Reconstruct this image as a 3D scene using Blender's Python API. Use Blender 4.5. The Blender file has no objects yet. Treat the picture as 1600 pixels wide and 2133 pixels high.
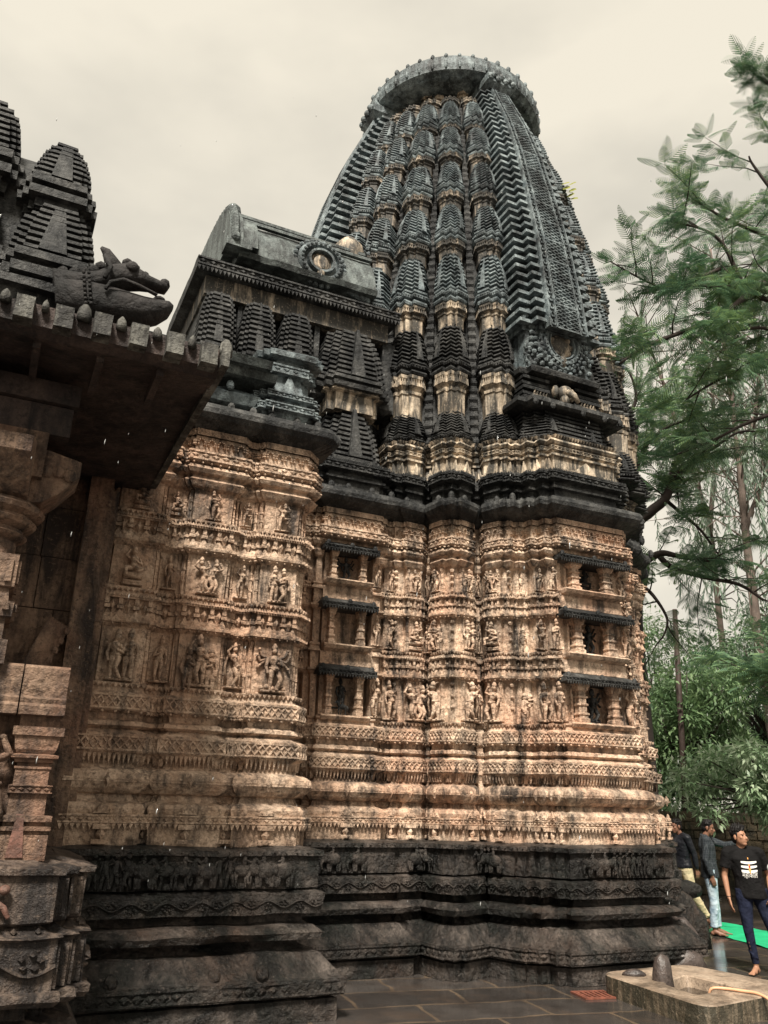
import bpy, bmesh, math, random
import numpy as np
from mathutils import Vector, Matrix
random.seed(7)
R = math.radians
scene = bpy.context.scene
COL = scene.collection

# ------------------------------------------------------------------ camera, sky, sun, exposure
PITCH, ROLL, CAM_H = R(19.84), R(1.4), 1.8
_f = Vector((0, math.cos(PITCH), math.sin(PITCH)))
_u = Vector((0, -math.sin(PITCH), math.cos(PITCH)))
_r = Vector((1, 0, 0))
_rr = _r * math.cos(ROLL) + _u * math.sin(ROLL)
_uu = -_r * math.sin(ROLL) + _u * math.cos(ROLL)
cam = bpy.data.cameras.new("camera")
cam.sensor_fit = 'VERTICAL'
cam.sensor_height = 24.0
cam.lens = 24.0 * 1700.0 / 2133.0
cam.clip_start, cam.clip_end = 0.05, 2000
cam_ob = bpy.data.objects.new("camera", cam)
COL.objects.link(cam_ob)
cam_ob.matrix_world = Matrix(((_rr.x, _uu.x, -_f.x, 0), (_rr.y, _uu.y, -_f.y, 0), (_rr.z, _uu.z, -_f.z, CAM_H), (0, 0, 0, 1)))
scene.camera = cam_ob
scene.view_settings.view_transform = 'Standard'
scene.view_settings.look = 'None'
scene.view_settings.exposure = 0.75
scene.view_settings.gamma = 1.0
scene.cycles.max_bounces = 6
scene.cycles.diffuse_bounces = 3
scene.cycles.glossy_bounces = 3
scene.cycles.transparent_max_bounces = 8
scene.cycles.sample_clamp_indirect = 4.0

SUN_EL, SUN_AZ = R(52), R(187)       # azimuth measured from +Y, clockwise seen from above
world = bpy.data.worlds.new("World")
scene.world = world
world.use_nodes = True
nt = world.node_tree
bg = nt.nodes['Background']
bg.inputs['Strength'].default_value = 0.1
sky = nt.nodes.new('ShaderNodeTexSky')
sky.sky_type = 'NISHITA'
sky.sun_disc = False
sky.sun_elevation = SUN_EL
sky.sun_rotation = SUN_AZ
sky.dust_density = 3.0
tc = nt.nodes.new('ShaderNodeTexCoord')
mp = nt.nodes.new('ShaderNodeMapping')
mp.inputs['Scale'].default_value = (1.0, 1.0, 2.2)
nz = nt.nodes.new('ShaderNodeTexNoise')
nz.inputs['Scale'].default_value = 2.4
nz.inputs['Detail'].default_value = 5.0
nz.inputs['Roughness'].default_value = 0.5
cr = nt.nodes.new('ShaderNodeValToRGB')
cr.color_ramp.elements[0].position = 0.38
cr.color_ramp.elements[0].color = (4.35, 4.05, 3.4, 1)
cr.color_ramp.elements[1].position = 0.6
cr.color_ramp.elements[1].color = (5.65, 5.2, 4.28, 1)
mx = nt.nodes.new('ShaderNodeMix')
mx.data_type = 'RGBA'
mx.inputs[0].default_value = 0.94     # thick overcast: the clear sky shows through the cloud only faintly
nt.links.new(tc.outputs['Generated'], mp.inputs['Vector'])
nt.links.new(mp.outputs['Vector'], nz.inputs['Vector'])
nt.links.new(nz.outputs['Fac'], cr.inputs['Fac'])
nt.links.new(sky.outputs['Color'], mx.inputs[6])
nt.links.new(cr.outputs['Color'], mx.inputs[7])
nt.links.new(mx.outputs[2], bg.inputs['Color'])

sl = bpy.data.lights.new("sun", 'SUN')
sl.energy = 5.0
sl.angle = R(12)
sl.color = (1.0, 0.93, 0.82)
so = bpy.data.objects.new("sun", sl)
COL.objects.link(so)
_sd = Vector((math.sin(SUN_AZ) * math.cos(SUN_EL), math.cos(SUN_AZ) * math.cos(SUN_EL), math.sin(SUN_EL)))
so.rotation_euler = _sd.to_track_quat('Z', 'Y').to_euler()

# ------------------------------------------------------------------ materials
def newmat(name):
    m = bpy.data.materials.new(name)
    m.use_nodes = True
    n = m.node_tree
    return m, n, n.nodes['Principled BSDF']

def node(n, typ, **kw):
    o = n.nodes.new(typ)
    for k, v in kw.items():
        if k in o.inputs:
            o.inputs[k].default_value = v
        else:
            setattr(o, k, v)
    return o

def ramp(n, src, stops):
    r = n.nodes.new('ShaderNodeValToRGB')
    els = r.color_ramp.elements
    while len(els) < len(stops):
        els.new(0.5)
    for e, (p, c) in zip(els, stops):
        e.position = p
        e.color = (c, c, c, 1) if isinstance(c, (int, float)) else (*c, 1)
    n.links.new(src, r.inputs['Fac'])
    return r.outputs['Color']

def mixc(n, fac, a, b, mode='MIX'):
    m = n.nodes.new('ShaderNodeMix')
    m.data_type = 'RGBA'
    m.blend_type = mode
    for i, s in ((0, fac), (6, a), (7, b)):
        if hasattr(s, 'is_linked'):
            n.links.new(s, m.inputs[i])
        elif i == 0:
            m.inputs[0].default_value = s
        else:
            m.inputs[i].default_value = (*s, 1)
    return m.outputs[2]

def math_(n, op, a, b=0.0, clamp=False):
    m = n.nodes.new('ShaderNodeMath')
    m.operation = op
    m.use_clamp = clamp
    for i, s in enumerate((a, b)):
        if hasattr(s, 'is_linked'):
            n.links.new(s, m.inputs[i])
        else:
            m.inputs[i].default_value = s
    return m.outputs[0]

def stone(name, pale, deep, stain=(0.012, 0.011, 0.011), amount=0.5, rough=(0.55, 0.85), streak=0.6, bump=0.5, moss=None, spec=0.4, grain=1.0, red=None, speck=0.5, carve=0.0, joints=0.0):
    """Weathered carved stone: two base tones in patches, black algae streaks that run downward, pitted grain."""
    m, n, b = newmat(name)
    geo = node(n, 'ShaderNodeNewGeometry')
    pos = geo.outputs['Position']
    def noise(scale, detail=4.0, rough_=0.6, vec=None, dist=0.0):
        q = node(n, 'ShaderNodeTexNoise', Scale=scale, Detail=detail, Roughness=rough_, Distortion=dist)
        n.links.new(vec if vec is not None else pos, q.inputs['Vector'])
        return q.outputs['Fac']
    mpn = node(n, 'ShaderNodeMapping', Scale=(1.0, 1.0, 0.16))
    n.links.new(pos, mpn.inputs['Vector'])
    big = noise(0.9, 3)
    mid = noise(4.5, 5, 0.65)
    fine = noise(38.0 * grain, 4, 0.7)
    strk = noise(7.0, 5, 0.65, mpn.outputs['Vector'], 0.4)
    patch = noise(1.7, 5, 0.62, None, 0.6)
    col = mixc(n, ramp(n, mid, [(0.34, 0.0), (0.66, 1.0)]), deep, pale)
    if red is not None:
        col = mixc(n, ramp(n, big, [(0.45, 0.0), (0.62, 0.75)]), col, red)
    col = mixc(n, math_(n, 'MULTIPLY', ramp(n, fine, [(0.35, 0.0), (0.7, 1.0)]), 0.35), col, tuple(c * 0.45 for c in deep))
    s = math_(n, 'ADD', math_(n, 'MULTIPLY', strk, streak), math_(n, 'MULTIPLY', patch, 1.0 - streak))
    lo = 0.68 - 0.36 * amount
    mask = ramp(n, s, [(max(lo - 0.07, 0.0), 0.0), (min(lo + 0.09, 1.0), 0.94)])
    if moss is None:
        dark = stain
    else:
        dark = mixc(n, ramp(n, noise(2.6, 4), [(0.42, 0.0), (0.62, 1.0)]), stain, moss)
    col = mixc(n, mask, col, dark)
    # dark noise specks painted in to imitate shade in carved pits
    sp_ = noise(19.0 * grain, 5, 0.75)
    sp2 = noise(6.0, 3, 0.6, None, 0.8)
    pit_shade = math_(n, 'MULTIPLY', ramp(n, sp_, [(0.50, 0.0), (0.60, 1.0)]), ramp(n, sp2, [(0.36, 0.15), (0.6, 1.0)]))
    col = mixc(n, math_(n, 'MULTIPLY', pit_shade, speck), col, tuple(c * 0.16 for c in deep))
    lite = math_(n, 'MULTIPLY', ramp(n, noise(27.0 * grain, 4, 0.7), [(0.58, 0.0), (0.70, 1.0)]), 0.35)
    col = mixc(n, lite, col, tuple(min(1.0, c * 1.25) for c in pale))
    if joints:
        tco = node(n, 'ShaderNodeTexCoord')
        sx = node(n, 'ShaderNodeSeparateXYZ'); n.links.new(tco.outputs['Object'], sx.inputs[0])
        cx = node(n, 'ShaderNodeCombineXYZ')
        n.links.new(math_(n, 'ADD', sx.outputs['X'], math_(n, 'MULTIPLY', sx.outputs['Y'], 0.37)), cx.inputs[0]); n.links.new(sx.outputs['Z'], cx.inputs[1])
        bk = node(n, 'ShaderNodeTexBrick', Scale=1.0)
        bk.inputs['Brick Width'].default_value = 0.83; bk.inputs['Row Height'].default_value = 0.31; bk.inputs['Mortar Size'].default_value = 0.006
        bk.inputs['Color1'].default_value = (0.55, 0.55, 0.55, 1); bk.inputs['Color2'].default_value = (1, 1, 1, 1); bk.inputs['Mortar'].default_value = (0.1, 0.1, 0.1, 1)
        n.links.new(cx.outputs[0], bk.inputs['Vector'])
        col = mixc(n, joints, col, bk.outputs['Color'], 'MULTIPLY')
    n.links.new(col, b.inputs['Base Color'])
    rr = math_(n, 'ADD', math_(n, 'MULTIPLY', mid, rough[1] - rough[0]), rough[0])
    n.links.new(rr, b.inputs['Roughness'])
    b.inputs['Specular IOR Level'].default_value = spec
    bp = node(n, 'ShaderNodeBump', Strength=bump, Distance=0.02)
    hsum = math_(n, 'ADD', math_(n, 'MULTIPLY', fine, 0.45), math_(n, 'MULTIPLY', noise(11.0, 5, 0.7), 1.0))
    if carve:
        vo = node(n, 'ShaderNodeTexVoronoi', Scale=15.0); n.links.new(pos, vo.inputs['Vector'])
        hsum = math_(n, 'ADD', hsum, math_(n, 'MULTIPLY', vo.outputs['Distance'], -carve))
        hsum = math_(n, 'ADD', hsum, math_(n, 'MULTIPLY', sp_, carve))
    n.links.new(hsum, bp.inputs['Height'])
    n.links.new(bp.outputs['Normal'], b.inputs['Normal'])
    return m

def plain(name, col, rough=0.7, var=0.25, scale=8.0, bump=0.0, spec=0.3, metal=0.0):
    m, n, b = newmat(name)
    geo = node(n, 'ShaderNodeTexCoord')
    q = node(n, 'ShaderNodeTexNoise', Scale=scale, Detail=4.0, Roughness=0.6)
    n.links.new(geo.outputs['Object'], q.inputs['Vector'])
    c = mixc(n, ramp(n, q.outputs['Fac'], [(0.3, 0.0), (0.7, 1.0)]), tuple(x * (1 - var) for x in col), tuple(min(1, x * (1 + var)) for x in col))
    n.links.new(c, b.inputs['Base Color'])
    b.inputs['Roughness'].default_value = rough
    b.inputs['Specular IOR Level'].default_value = spec
    b.inputs['Metallic'].default_value = metal
    if bump:
        bp = node(n, 'ShaderNodeBump', Strength=bump, Distance=0.01)
        n.links.new(q.outputs['Fac'], bp.inputs['Height'])
        n.links.new(bp.outputs['Normal'], b.inputs['Normal'])
    return m

def leafmat(name, cols, rough=0.5, scale=1.2, trans=0.35):
    """Foliage: leaves differ in tone from clump to clump and from leaf to leaf and let some light through."""
    m, n, b = newmat(name)
    geo = node(n, 'ShaderNodeNewGeometry')
    q = node(n, 'ShaderNodeTexNoise', Scale=scale, Detail=3.0)
    n.links.new(geo.outputs['Position'], q.inputs['Vector'])
    v = math_(n, 'ADD', math_(n, 'MULTIPLY', q.outputs['Fac'], 0.7), math_(n, 'MULTIPLY', geo.outputs['Random Per Island'], 0.3))
    k = len(cols)
    c = ramp(n, v, [(0.3 + 0.4 * i / max(1, k - 1), cc) for i, cc in enumerate(cols)])
    n.links.new(c, b.inputs['Base Color'])
    b.inputs['Roughness'].default_value = rough
    tr = node(n, 'ShaderNodeBsdfTranslucent')
    n.links.new(c, tr.inputs['Color'])
    ms = node(n, 'ShaderNodeMixShader')
    ms.inputs[0].default_value = trans
    n.links.new(b.outputs[0], ms.inputs[1])
    n.links.new(tr.outputs[0], ms.inputs[2])
    n.links.new(ms.outputs[0], n.nodes['Material Output'].inputs['Surface'])
    return m

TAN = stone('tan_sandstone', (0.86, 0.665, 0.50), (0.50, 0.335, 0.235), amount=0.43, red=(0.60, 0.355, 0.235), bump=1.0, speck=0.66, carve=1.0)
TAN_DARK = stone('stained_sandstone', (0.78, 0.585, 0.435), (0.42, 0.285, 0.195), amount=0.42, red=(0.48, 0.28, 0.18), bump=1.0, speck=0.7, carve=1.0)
DRUM = stone('streaked_sandstone', (0.76, 0.64, 0.49), (0.55, 0.43, 0.31), stain=(0.014, 0.017, 0.018), amount=0.66, streak=0.8, bump=0.6, speck=0.5)
BLACK = stone('blackened_stone', (0.13, 0.128, 0.122), (0.028, 0.030, 0.030), stain=(0.005, 0.006, 0.007), amount=0.62, rough=(0.4, 0.8), streak=0.4, bump=1.0, spec=0.28, speck=0.7, carve=0.5)
TEAL = stone('sky_tinted_blackstone', (0.31, 0.365, 0.375), (0.08, 0.107, 0.12), stain=(0.010, 0.013, 0.015), amount=0.52, rough=(0.4, 0.75), streak=0.5, bump=0.9, spec=0.4, speck=0.7, carve=0.4)  # bluish cast of sky and haze on the dark stone, put into its colour
WET = stone('wet_plinth_stone', (0.175, 0.145, 0.125), (0.022, 0.019, 0.018), stain=(0.005, 0.0045, 0.004), amount=0.60, rough=(0.12, 0.75), streak=0.25, bump=1.5, spec=0.32, moss=(0.008, 0.010, 0.008), speck=0.7, carve=0.7, joints=0.55, red=(0.075, 0.046, 0.032))
BROWN = stone('brown_porch_stone', (0.33, 0.22, 0.15), (0.15, 0.09, 0.06), stain=(0.014, 0.009, 0.008), amount=0.52, bump=1.2, red=(0.24, 0.12, 0.075), speck=0.7, carve=0.5)
PORCH_DARK = stone('dark_porch_stone', (0.085, 0.058, 0.048), (0.034, 0.022, 0.02), stain=(0.006, 0.0045, 0.0045), amount=0.5, bump=0.8, carve=0.5)  # much darker brown for the eave slab, its ribs and the beams
SPOUT = stone('black_carved_stone', (0.045, 0.04, 0.038), (0.016, 0.014, 0.014), stain=(0.005, 0.005, 0.005), amount=0.5, rough=(0.5, 0.85), bump=1.2, spec=0.3, carve=0.6)
ROOF = stone('lichened_roof_slab', (0.20, 0.23, 0.222), (0.085, 0.105, 0.105), stain=(0.016, 0.02, 0.02), amount=0.52, rough=(0.4, 0.75), bump=1.2, spec=0.4, speck=0.6)
EDGE = stone('worn_eave_edge', (0.21, 0.205, 0.18), (0.06, 0.058, 0.05), stain=(0.010, 0.009, 0.008), amount=0.6, bump=1.2, speck=0.8)
PORCH_BASE = stone('grey_brown_porch_stone', (0.23, 0.17, 0.13), (0.085, 0.06, 0.047), stain=(0.008, 0.006, 0.006), amount=0.60, rough=(0.3, 0.8), bump=1.3, spec=0.4, speck=0.8, carve=0.6)
DRUM2 = stone('black_streaked_sandstone', (0.70, 0.59, 0.46), (0.42, 0.34, 0.26), stain=(0.012, 0.016, 0.018), amount=0.80, streak=0.8, bump=0.6, speck=0.6)

# ------------------------------------------------------------------ mesh helpers
TX, TY, ROTZ = 1.28, 14.2, R(25)      # tower axis; the temple's own frame: x right along its side wall, y into the wall
_cz, _sz = math.cos(ROTZ), math.sin(ROTZ)
BASES = {}

def temple(x, y, z=0.0):
    return Vector((TX + x * _cz - y * _sz, TY + x * _sz + y * _cz, z))

def tag(o, label=None, cat=None, group=None, kind=None):
    if label: o['label'] = label
    if cat: o['category'] = cat
    if group: o['group'] = group
    if kind: o['kind'] = kind
    return o

def thing(name, label, cat, base=(0, 0, 0), in_temple=False, rotz=0.0, group=None):
    o = bpy.data.objects.new(name, None)
    o.empty_display_size = 0.3
    COL.objects.link(o)
    if in_temple:
        o.location = temple(*base)
        o.rotation_euler = (0, 0, ROTZ)
    else:
        o.location = base
        o.rotation_euler = (0, 0, rotz)
    BASES[o.name] = Vector(base)
    return tag(o, label, cat, group)

class MB:
    def __init__(s):
        s.v, s.f, s.m = [], [], []
        s.mi = 0
    def add(s, vs, fs):
        k = len(s.v)
        s.v.extend(vs)
        for f in fs:
            s.f.append(tuple(i + k for i in f))
            s.m.append(s.mi)
    def box(s, x0, x1, y0, y1, z0, z1):
        s.add([(x0, y0, z0), (x1, y0, z0), (x1, y1, z0), (x0, y1, z0), (x0, y0, z1), (x1, y0, z1), (x1, y1, z1), (x0, y1, z1)],
              [(0, 3, 2, 1), (4, 5, 6, 7), (0, 1, 5, 4), (1, 2, 6, 5), (2, 3, 7, 6), (3, 0, 4, 7)])
    def rings(s, rings, close=True, cap0=False, cap1=False):
        n = len(rings[0])
        vs = [tuple(p) for r in rings for p in r]
        fs = []
        for i in range(len(rings) - 1):
            for j in range(n if close else n - 1):
                a, b = i * n + j, i * n + (j + 1) % n
                fs.append((a, b, b + n, a + n))
        if cap0: fs.append(tuple(range(n))[::-1])
        if cap1: fs.append(tuple(range((len(rings) - 1) * n, len(rings) * n)))
        s.add(vs, fs)
    def tube(s, path, radii, n=8, caps=True, squash=1.0):
        path = [Vector(p) for p in path]
        if not hasattr(radii, '__len__'): radii = [radii] * len(path)
        rs = []
        up = Vector((0, 0, 1))
        prev = None
        for i, p in enumerate(path):
            d = (path[min(i + 1, len(path) - 1)] - path[max(i - 1, 0)])
            if d.length < 1e-9: d = Vector((0, 0, 1))
            d.normalize()
            if prev is None:
                a = d.cross(up if abs(d.z) < 0.95 else Vector((1, 0, 0))).normalized()
            else:
                a = (prev - d * prev.dot(d))
                a = a.normalized() if a.length > 1e-6 else d.orthogonal().normalized()
            prev = a
            b = d.cross(a)
            rs.append([p + (a * math.cos(t) + b * math.sin(t) * squash) * radii[i] for t in (2 * math.pi * k / n for k in range(n))])
        s.rings(rs, True, caps, caps)
    def ell(s, c, r, n=10, m=6, mat=None):
        """ellipsoid"""
        c = Vector(c)
        if not hasattr(r, '__len__'): r = (r, r, r)
        rs = []
        for i in range(m + 1):
            ph = math.pi * (i / m) - math.pi / 2
            ph = max(min(ph, math.pi / 2 - 0.02), -math.pi / 2 + 0.02)
            ring = []
            for k in range(n):
                t = 2 * math.pi * k / n
                p = Vector((r[0] * math.cos(ph) * math.cos(t), r[1] * math.cos(ph) * math.sin(t), r[2] * math.sin(ph)))
                if mat is not None: p = mat @ p
                ring.append(c + p)
            rs.append(ring)
        s.rings(rs, True, True, True)
    def cap(s, a, b, ra, rb, n=7):
        """tapered limb with rounded ends"""
        a, b = Vector(a), Vector(b)
        d = (b - a)
        L = d.length or 1e-6
        d = d / L
        s.tube([a - d * ra * 0.85, a - d * ra * 0.45, a, a.lerp(b, 0.5), b, b + d * rb * 0.45, b + d * rb * 0.85],
               [ra * 0.35, ra * 0.85, ra, (ra + rb) / 2 * 1.02, rb, rb * 0.85, rb * 0.35], n)
    def mesh(s, name, off=(0, 0, 0), smooth=False):
        me = bpy.data.meshes.new(name)
        ox, oy, oz = off
        me.from_pydata([(p[0] - ox, p[1] - oy, p[2] - oz) for p in s.v], [], s.f)
        if any(s.m): me.polygons.foreach_set('material_index', s.m)
        if smooth: me.polygons.foreach_set('use_smooth', [True] * len(me.polygons))
        me.update()
        return me
    def build(s, name, mats, parent=None, smooth=False, base=None):
        off = (0, 0, 0)
        if parent is not None:
            p = parent
            off = Vector((0, 0, 0))
            while p is not None:
                off = off + BASES.get(p.name, Vector((0, 0, 0)))
                p = p.parent
        if base is not None: off = base
        me = s.mesh(name, off, smooth)
        for m in (mats if isinstance(mats, (list, tuple)) else [mats]): me.materials.append(m)
        o = bpy.data.objects.new(name, me)
        COL.objects.link(o)
        o.parent = parent
        return o

def place(me, name, parent, loc, rotz=0.0, scale=(1, 1, 1), rot=None):
    """one more object with a shared mesh, at loc in the parent's builder frame"""
    o = bpy.data.objects.new(name, me)
    COL.objects.link(o)
    off = Vector((0, 0, 0))
    p = parent
    while p is not None:
        off = off + BASES.get(p.name, Vector((0, 0, 0)))
        p = p.parent
    o.location = Vector(loc) - off
    o.rotation_euler = rot if rot is not None else (0, 0, rotz)
    o.scale = scale if hasattr(scale, '__len__') else (scale,) * 3
    o.parent = parent
    return o

class Frame:
    """2-D local frame on a wall: t to the viewer's right, r outward"""
    def __init__(s, cx, cy, b):
        s.c, s.b = (cx, cy), b
        s.et = (math.cos(b), -math.sin(b))
        s.er = (-math.sin(b), -math.cos(b))
    def __call__(s, t, r, z):
        return (s.c[0] + t * s.et[0] + r * s.er[0], s.c[1] + t * s.et[1] + r * s.er[1], z)

def pier_poly(steps, back):
    """stepped pier: steps = [(half width, front r), ...] from the centre outward; returns points and offset directions, left to right"""
    right = []
    for i, (w, r) in enumerate(steps):
        last = i + 1 == len(steps)
        right.append(((w, r), (1, 1)))
        right.append(((w, back if last else steps[i + 1][1]), (1, 0 if last else 1)))
    left = [((-p[0], p[1]), (-d[0], d[1])) for p, d in right][::-1]
    allp = left + right
    return [p for p, _ in allp], [d for _, d in allp]

_Q = math.sqrt(0.5)
_ST = [(1, -0.26), (1, 0.42), (0.80, 0.42), (0.80, 0.80), (0.42, 0.80), (0.42, 1), (-0.26, 1)]
def corner_poly(h):
    """corner of a turned square with a three-fold stepped edge and straight flanks, listed left to right"""
    pts = [((a - b) * _Q * h, (a + b) * _Q * h) for a, b in _ST][::-1]
    w = pts[-1][0]
    dirs = [(-.40, .80)] + [(0, 2 * _Q)] * (len(pts) - 2) + [(.40, .80)]
    return [(-w, -.6 * h)] + pts + [(w, -.6 * h)], [(-.40, 0)] + dirs + [(.40, 0)]

from mathutils import noise as mnoise
def solid(mb, fr, poly, dirs, profile, cap=True, rough=0.007, step=0.13):
    """sweep a wall outline up a moulding profile; long runs are cut into short lengths and worn unevenly"""
    pts, n = [], len(poly)
    for i in range(n):
        a, b = poly[i], poly[(i + 1) % n]
        da, db = dirs[i], dirs[(i + 1) % n]
        L = math.hypot(b[0] - a[0], b[1] - a[1])
        k = 1 if (rough == 0 or i == n - 1 or L < step * 1.5) else min(60, int(L / step))
        for j in range(k):
            t = j / k
            pts.append((a[0] + (b[0] - a[0]) * t, a[1] + (b[1] - a[1]) * t, da[0] + (db[0] - da[0]) * t, da[1] + (db[1] - da[1]) * t))
    rings = []
    for z, o in profile:
        ring = []
        for px, py, dx, dy in pts:
            oo, zz = o, z
            if rough and (dx or dy):
                q = fr(px, py, z)
                v = Vector((q[0] * 3.1, q[1] * 3.1, z * 4.7))
                w = mnoise.noise(v) * rough + mnoise.noise(v * 3.3) * rough * .6
                ch = mnoise.noise(Vector((q[0] * 1.9 + 7, q[1] * 1.9, z * 2.3)))
                if ch > .28: w -= (ch - .28) * rough * 9
                oo = o + w
                zz = z + mnoise.noise(v + Vector((9, 4, 2))) * rough * .5
            ring.append(fr(px + dx * oo, py + dy * oo, zz))
        rings.append(ring)
    mb.rings(rings, True, cap, cap)

def edges(poly, dirs, off, minl=0.05):
    q = [(p[0] + d[0] * off, p[1] + d[1] * off) for p, d in zip(poly, dirs)]
    out = []
    for a, b in zip(q, q[1:]):
        dx, dy = b[0] - a[0], b[1] - a[1]
        L = math.hypot(dx, dy)
        if L >= minl:
            out.append((a, (dx / L, dy / L), (-dy / L, dx / L), L))
    return out

# ornament drawn on one vertical wall face; (u, z, d) = along, up, out of the face
class Face:
    def __init__(s, mb, fr, e):
        s.mb, s.fr = mb, fr
        s.p, s.e, s.n, s.L = e
    def pt(s, u, d, z):
        return s.fr(s.p[0] + s.e[0] * u + s.n[0] * d, s.p[1] + s.e[1] * u + s.n[1] * d, z)
    def box(s, u0, u1, z0, z1, d, d0=-0.002):
        P = s.pt
        s.mb.add([P(u0, d0, z0), P(u1, d0, z0), P(u1, d, z0), P(u0, d, z0), P(u0, d0, z1), P(u1, d0, z1), P(u1, d, z1), P(u0, d, z1)],
                 [(3, 2, 6, 7), (0, 3, 7, 4), (2, 1, 5, 6), (7, 6, 5, 4), (0, 1, 2, 3)])
    def gem(s, u, z, w, h, d, k=0.35):
        P = s.pt
        s.mb.add([P(u - w, -0.002, z), P(u, -0.002, z - h), P(u + w, -0.002, z), P(u, -0.002, z + h),
                  P(u - w * k, d, z), P(u, d, z - h * k), P(u + w * k, d, z), P(u, d, z + h * k)],
                 [(0, 1, 5, 4), (1, 2, 6, 5), (2, 3, 7, 6), (3, 0, 4, 7), (4, 5, 6, 7)])
    def tri(s, u0, u1, z0, z1, d, down=True):
        P = s.pt
        um = (u0 + u1) / 2
        za, zb = (z1, z0) if down else (z0, z1)
        s.mb.add([P(u0, -0.002, za), P(u1, -0.002, za), P(um, -0.002, zb), P(u0, d, za), P(u1, d, za), P(um, d * 0.7, zb)],
                 [(3, 4, 5), (0, 1, 4, 3), (1, 2, 5, 4), (2, 0, 3, 5)])
    def diamonds(s, z0, z1, d=0.02, pad=0.12):
        h = (z1 - z0)
        s.box(0, s.L, z0, z0 + h * 0.12, d)
        s.box(0, s.L, z1 - h * 0.12, z1, d)
        n = max(1, round(s.L / (h * 0.95)))
        w = s.L / n
        for i in range(n):
            s.gem(w * (i + 0.5), (z0 + z1) / 2, w * 0.46, h * 0.36, d)
    def zigzag(s, z0, z1, d=0.016):
        h = z1 - z0
        s.box(0, s.L, z0, z0 + h * 0.13, d)
        s.box(0, s.L, z1 - h * 0.13, z1, d)
        n = max(1, round(s.L / (h * 1.15)))
        w = s.L / n
        P = s.pt
        a, b = z0 + h * 0.16, z1 - h * 0.16
        t = h * 0.13
        for i in range(n):
            for (u0, u1, za, zb) in ((i * w, (i + 0.5) * w, b, a), ((i + 0.5) * w, (i + 1) * w, a, b), (i * w, (i + 0.5) * w, a, b), ((i + 0.5) * w, (i + 1) * w, b, a)):
                s.mb.add([P(u0, -0.002, za - t), P(u1, -0.002, zb - t), P(u1, -0.002, zb + t), P(u0, -0.002, za + t),
                          P(u0, d, za - t * .5), P(u1, d, zb - t * .5), P(u1, d, zb + t * .5), P(u0, d, za + t * .5)],
                         [(4, 5, 6, 7), (0, 1, 5, 4), (2, 3, 7, 6), (1, 2, 6, 5), (3, 0, 4, 7)])
    def lattice(s, z0, z1, d=0.045):
        """openwork band: lozenges over stepped feet, hollow between"""
        h = z1 - z0
        s.box(0, s.L, z0, z0 + h * 0.10, d)
        s.box(0, s.L, z1 - h * 0.09, z1, d)
        n = max(1, round(s.L / (h * 0.58)))
        w = s.L / n
        zm = (z0 + z1) / 2
        for i in range(n + 1):
            u = min(max(i * w, w * 0.17), s.L - w * 0.17)
            s.box(u - w * 0.13, u + w * 0.13, z1 - h * 0.34, z1 - h * 0.09, d * 0.8)
            s.box(u - w * 0.20, u + w * 0.20, zm - h * 0.02, zm + h * 0.12, d * 0.9)
            s.tri(max(0, u - w * 0.36), min(s.L, u + w * 0.36), z0 + h * 0.10, zm - h * 0.02, d * 0.8, False)
        for i in range(n):
            s.gem((i + 0.5) * w, zm + h * 0.10, w * 0.27, h * 0.33, d, 0.3)
            s.tri((i + 0.18) * w, (i + 0.82) * w, z0 - h * 0.0, z0 + h * 0.30, d * 0.6, True)
    def fringe(s, z0, z1, w=0.05, d=0.014):
        n = max(1, round(s.L / w))
        w = s.L / n
        for i in range(n):
            s.tri(i * w + w * 0.08, (i + 1) * w - w * 0.08, z0, z1, d)
    def studs(s, z, r=0.016, gap=0.1, d=0.02):
        n = max(1, round(s.L / gap))
        w = s.L / n
        for i in range(n):
            s.gem((i + 0.5) * w, z, r, r, d, 0.5)
    def beads(s, z0, z1, d=0.014):
        h = z1 - z0
        s.box(0, s.L, z0, z0 + h * 0.2, d)
        s.box(0, s.L, z1 - h * 0.2, z1, d)
        n = max(1, round(s.L / (h * 1.1)))
        w = s.L / n
        for i in range(n):
            s.gem((i + 0.5) * w, (z0 + z1) / 2, w * 0.4, h * 0.3, d, 0.5)
    def scroll(s, z0, z1, d=0.018):
        """running vine: waves with curled leaves"""
        h = z1 - z0
        n = max(1, round(s.L / (h * 1.2)))
        w = s.L / n
        zc = (z0 + z1) / 2
        K = 6
        pts = [(u, zc + h * 0.22 * math.sin(math.pi * 2 * u / (2 * w))) for u in np.linspace(0, s.L, n * K + 1)]
        t = h * 0.07
        P = s.pt
        for (u0, a), (u1, b) in zip(pts, pts[1:]):
            s.mb.add([P(u0, 0, a - t), P(u1, 0, b - t), P(u1, 0, b + t), P(u0, 0, a + t), P(u0, d, a), P(u1, d, b)],
                     [(0, 1, 5, 4), (4, 5, 2, 3)])
        for i in range(n):
            sg = 1 if i % 2 else -1
            uc, zz = (i + 0.5) * w, zc + sg * h * 0.12
            for j in range(5):
                al = j * 1.25 + i
                s.gem(uc + math.cos(al) * w * 0.20, zz + math.sin(al) * h * 0.17, w * 0.10, h * 0.10, d, 0.4)
    def leafrow(s, z0, z1, d=0.03):
        """row of small leaf crests standing on an edge"""
        h = z1 - z0
        n = max(1, round(s.L / (h * 0.8)))
        w = s.L / n
        for i in range(n):
            s.tri(i * w + w * 0.1, (i + 1) * w - w * 0.1, z0, z1, d, False)

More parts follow.
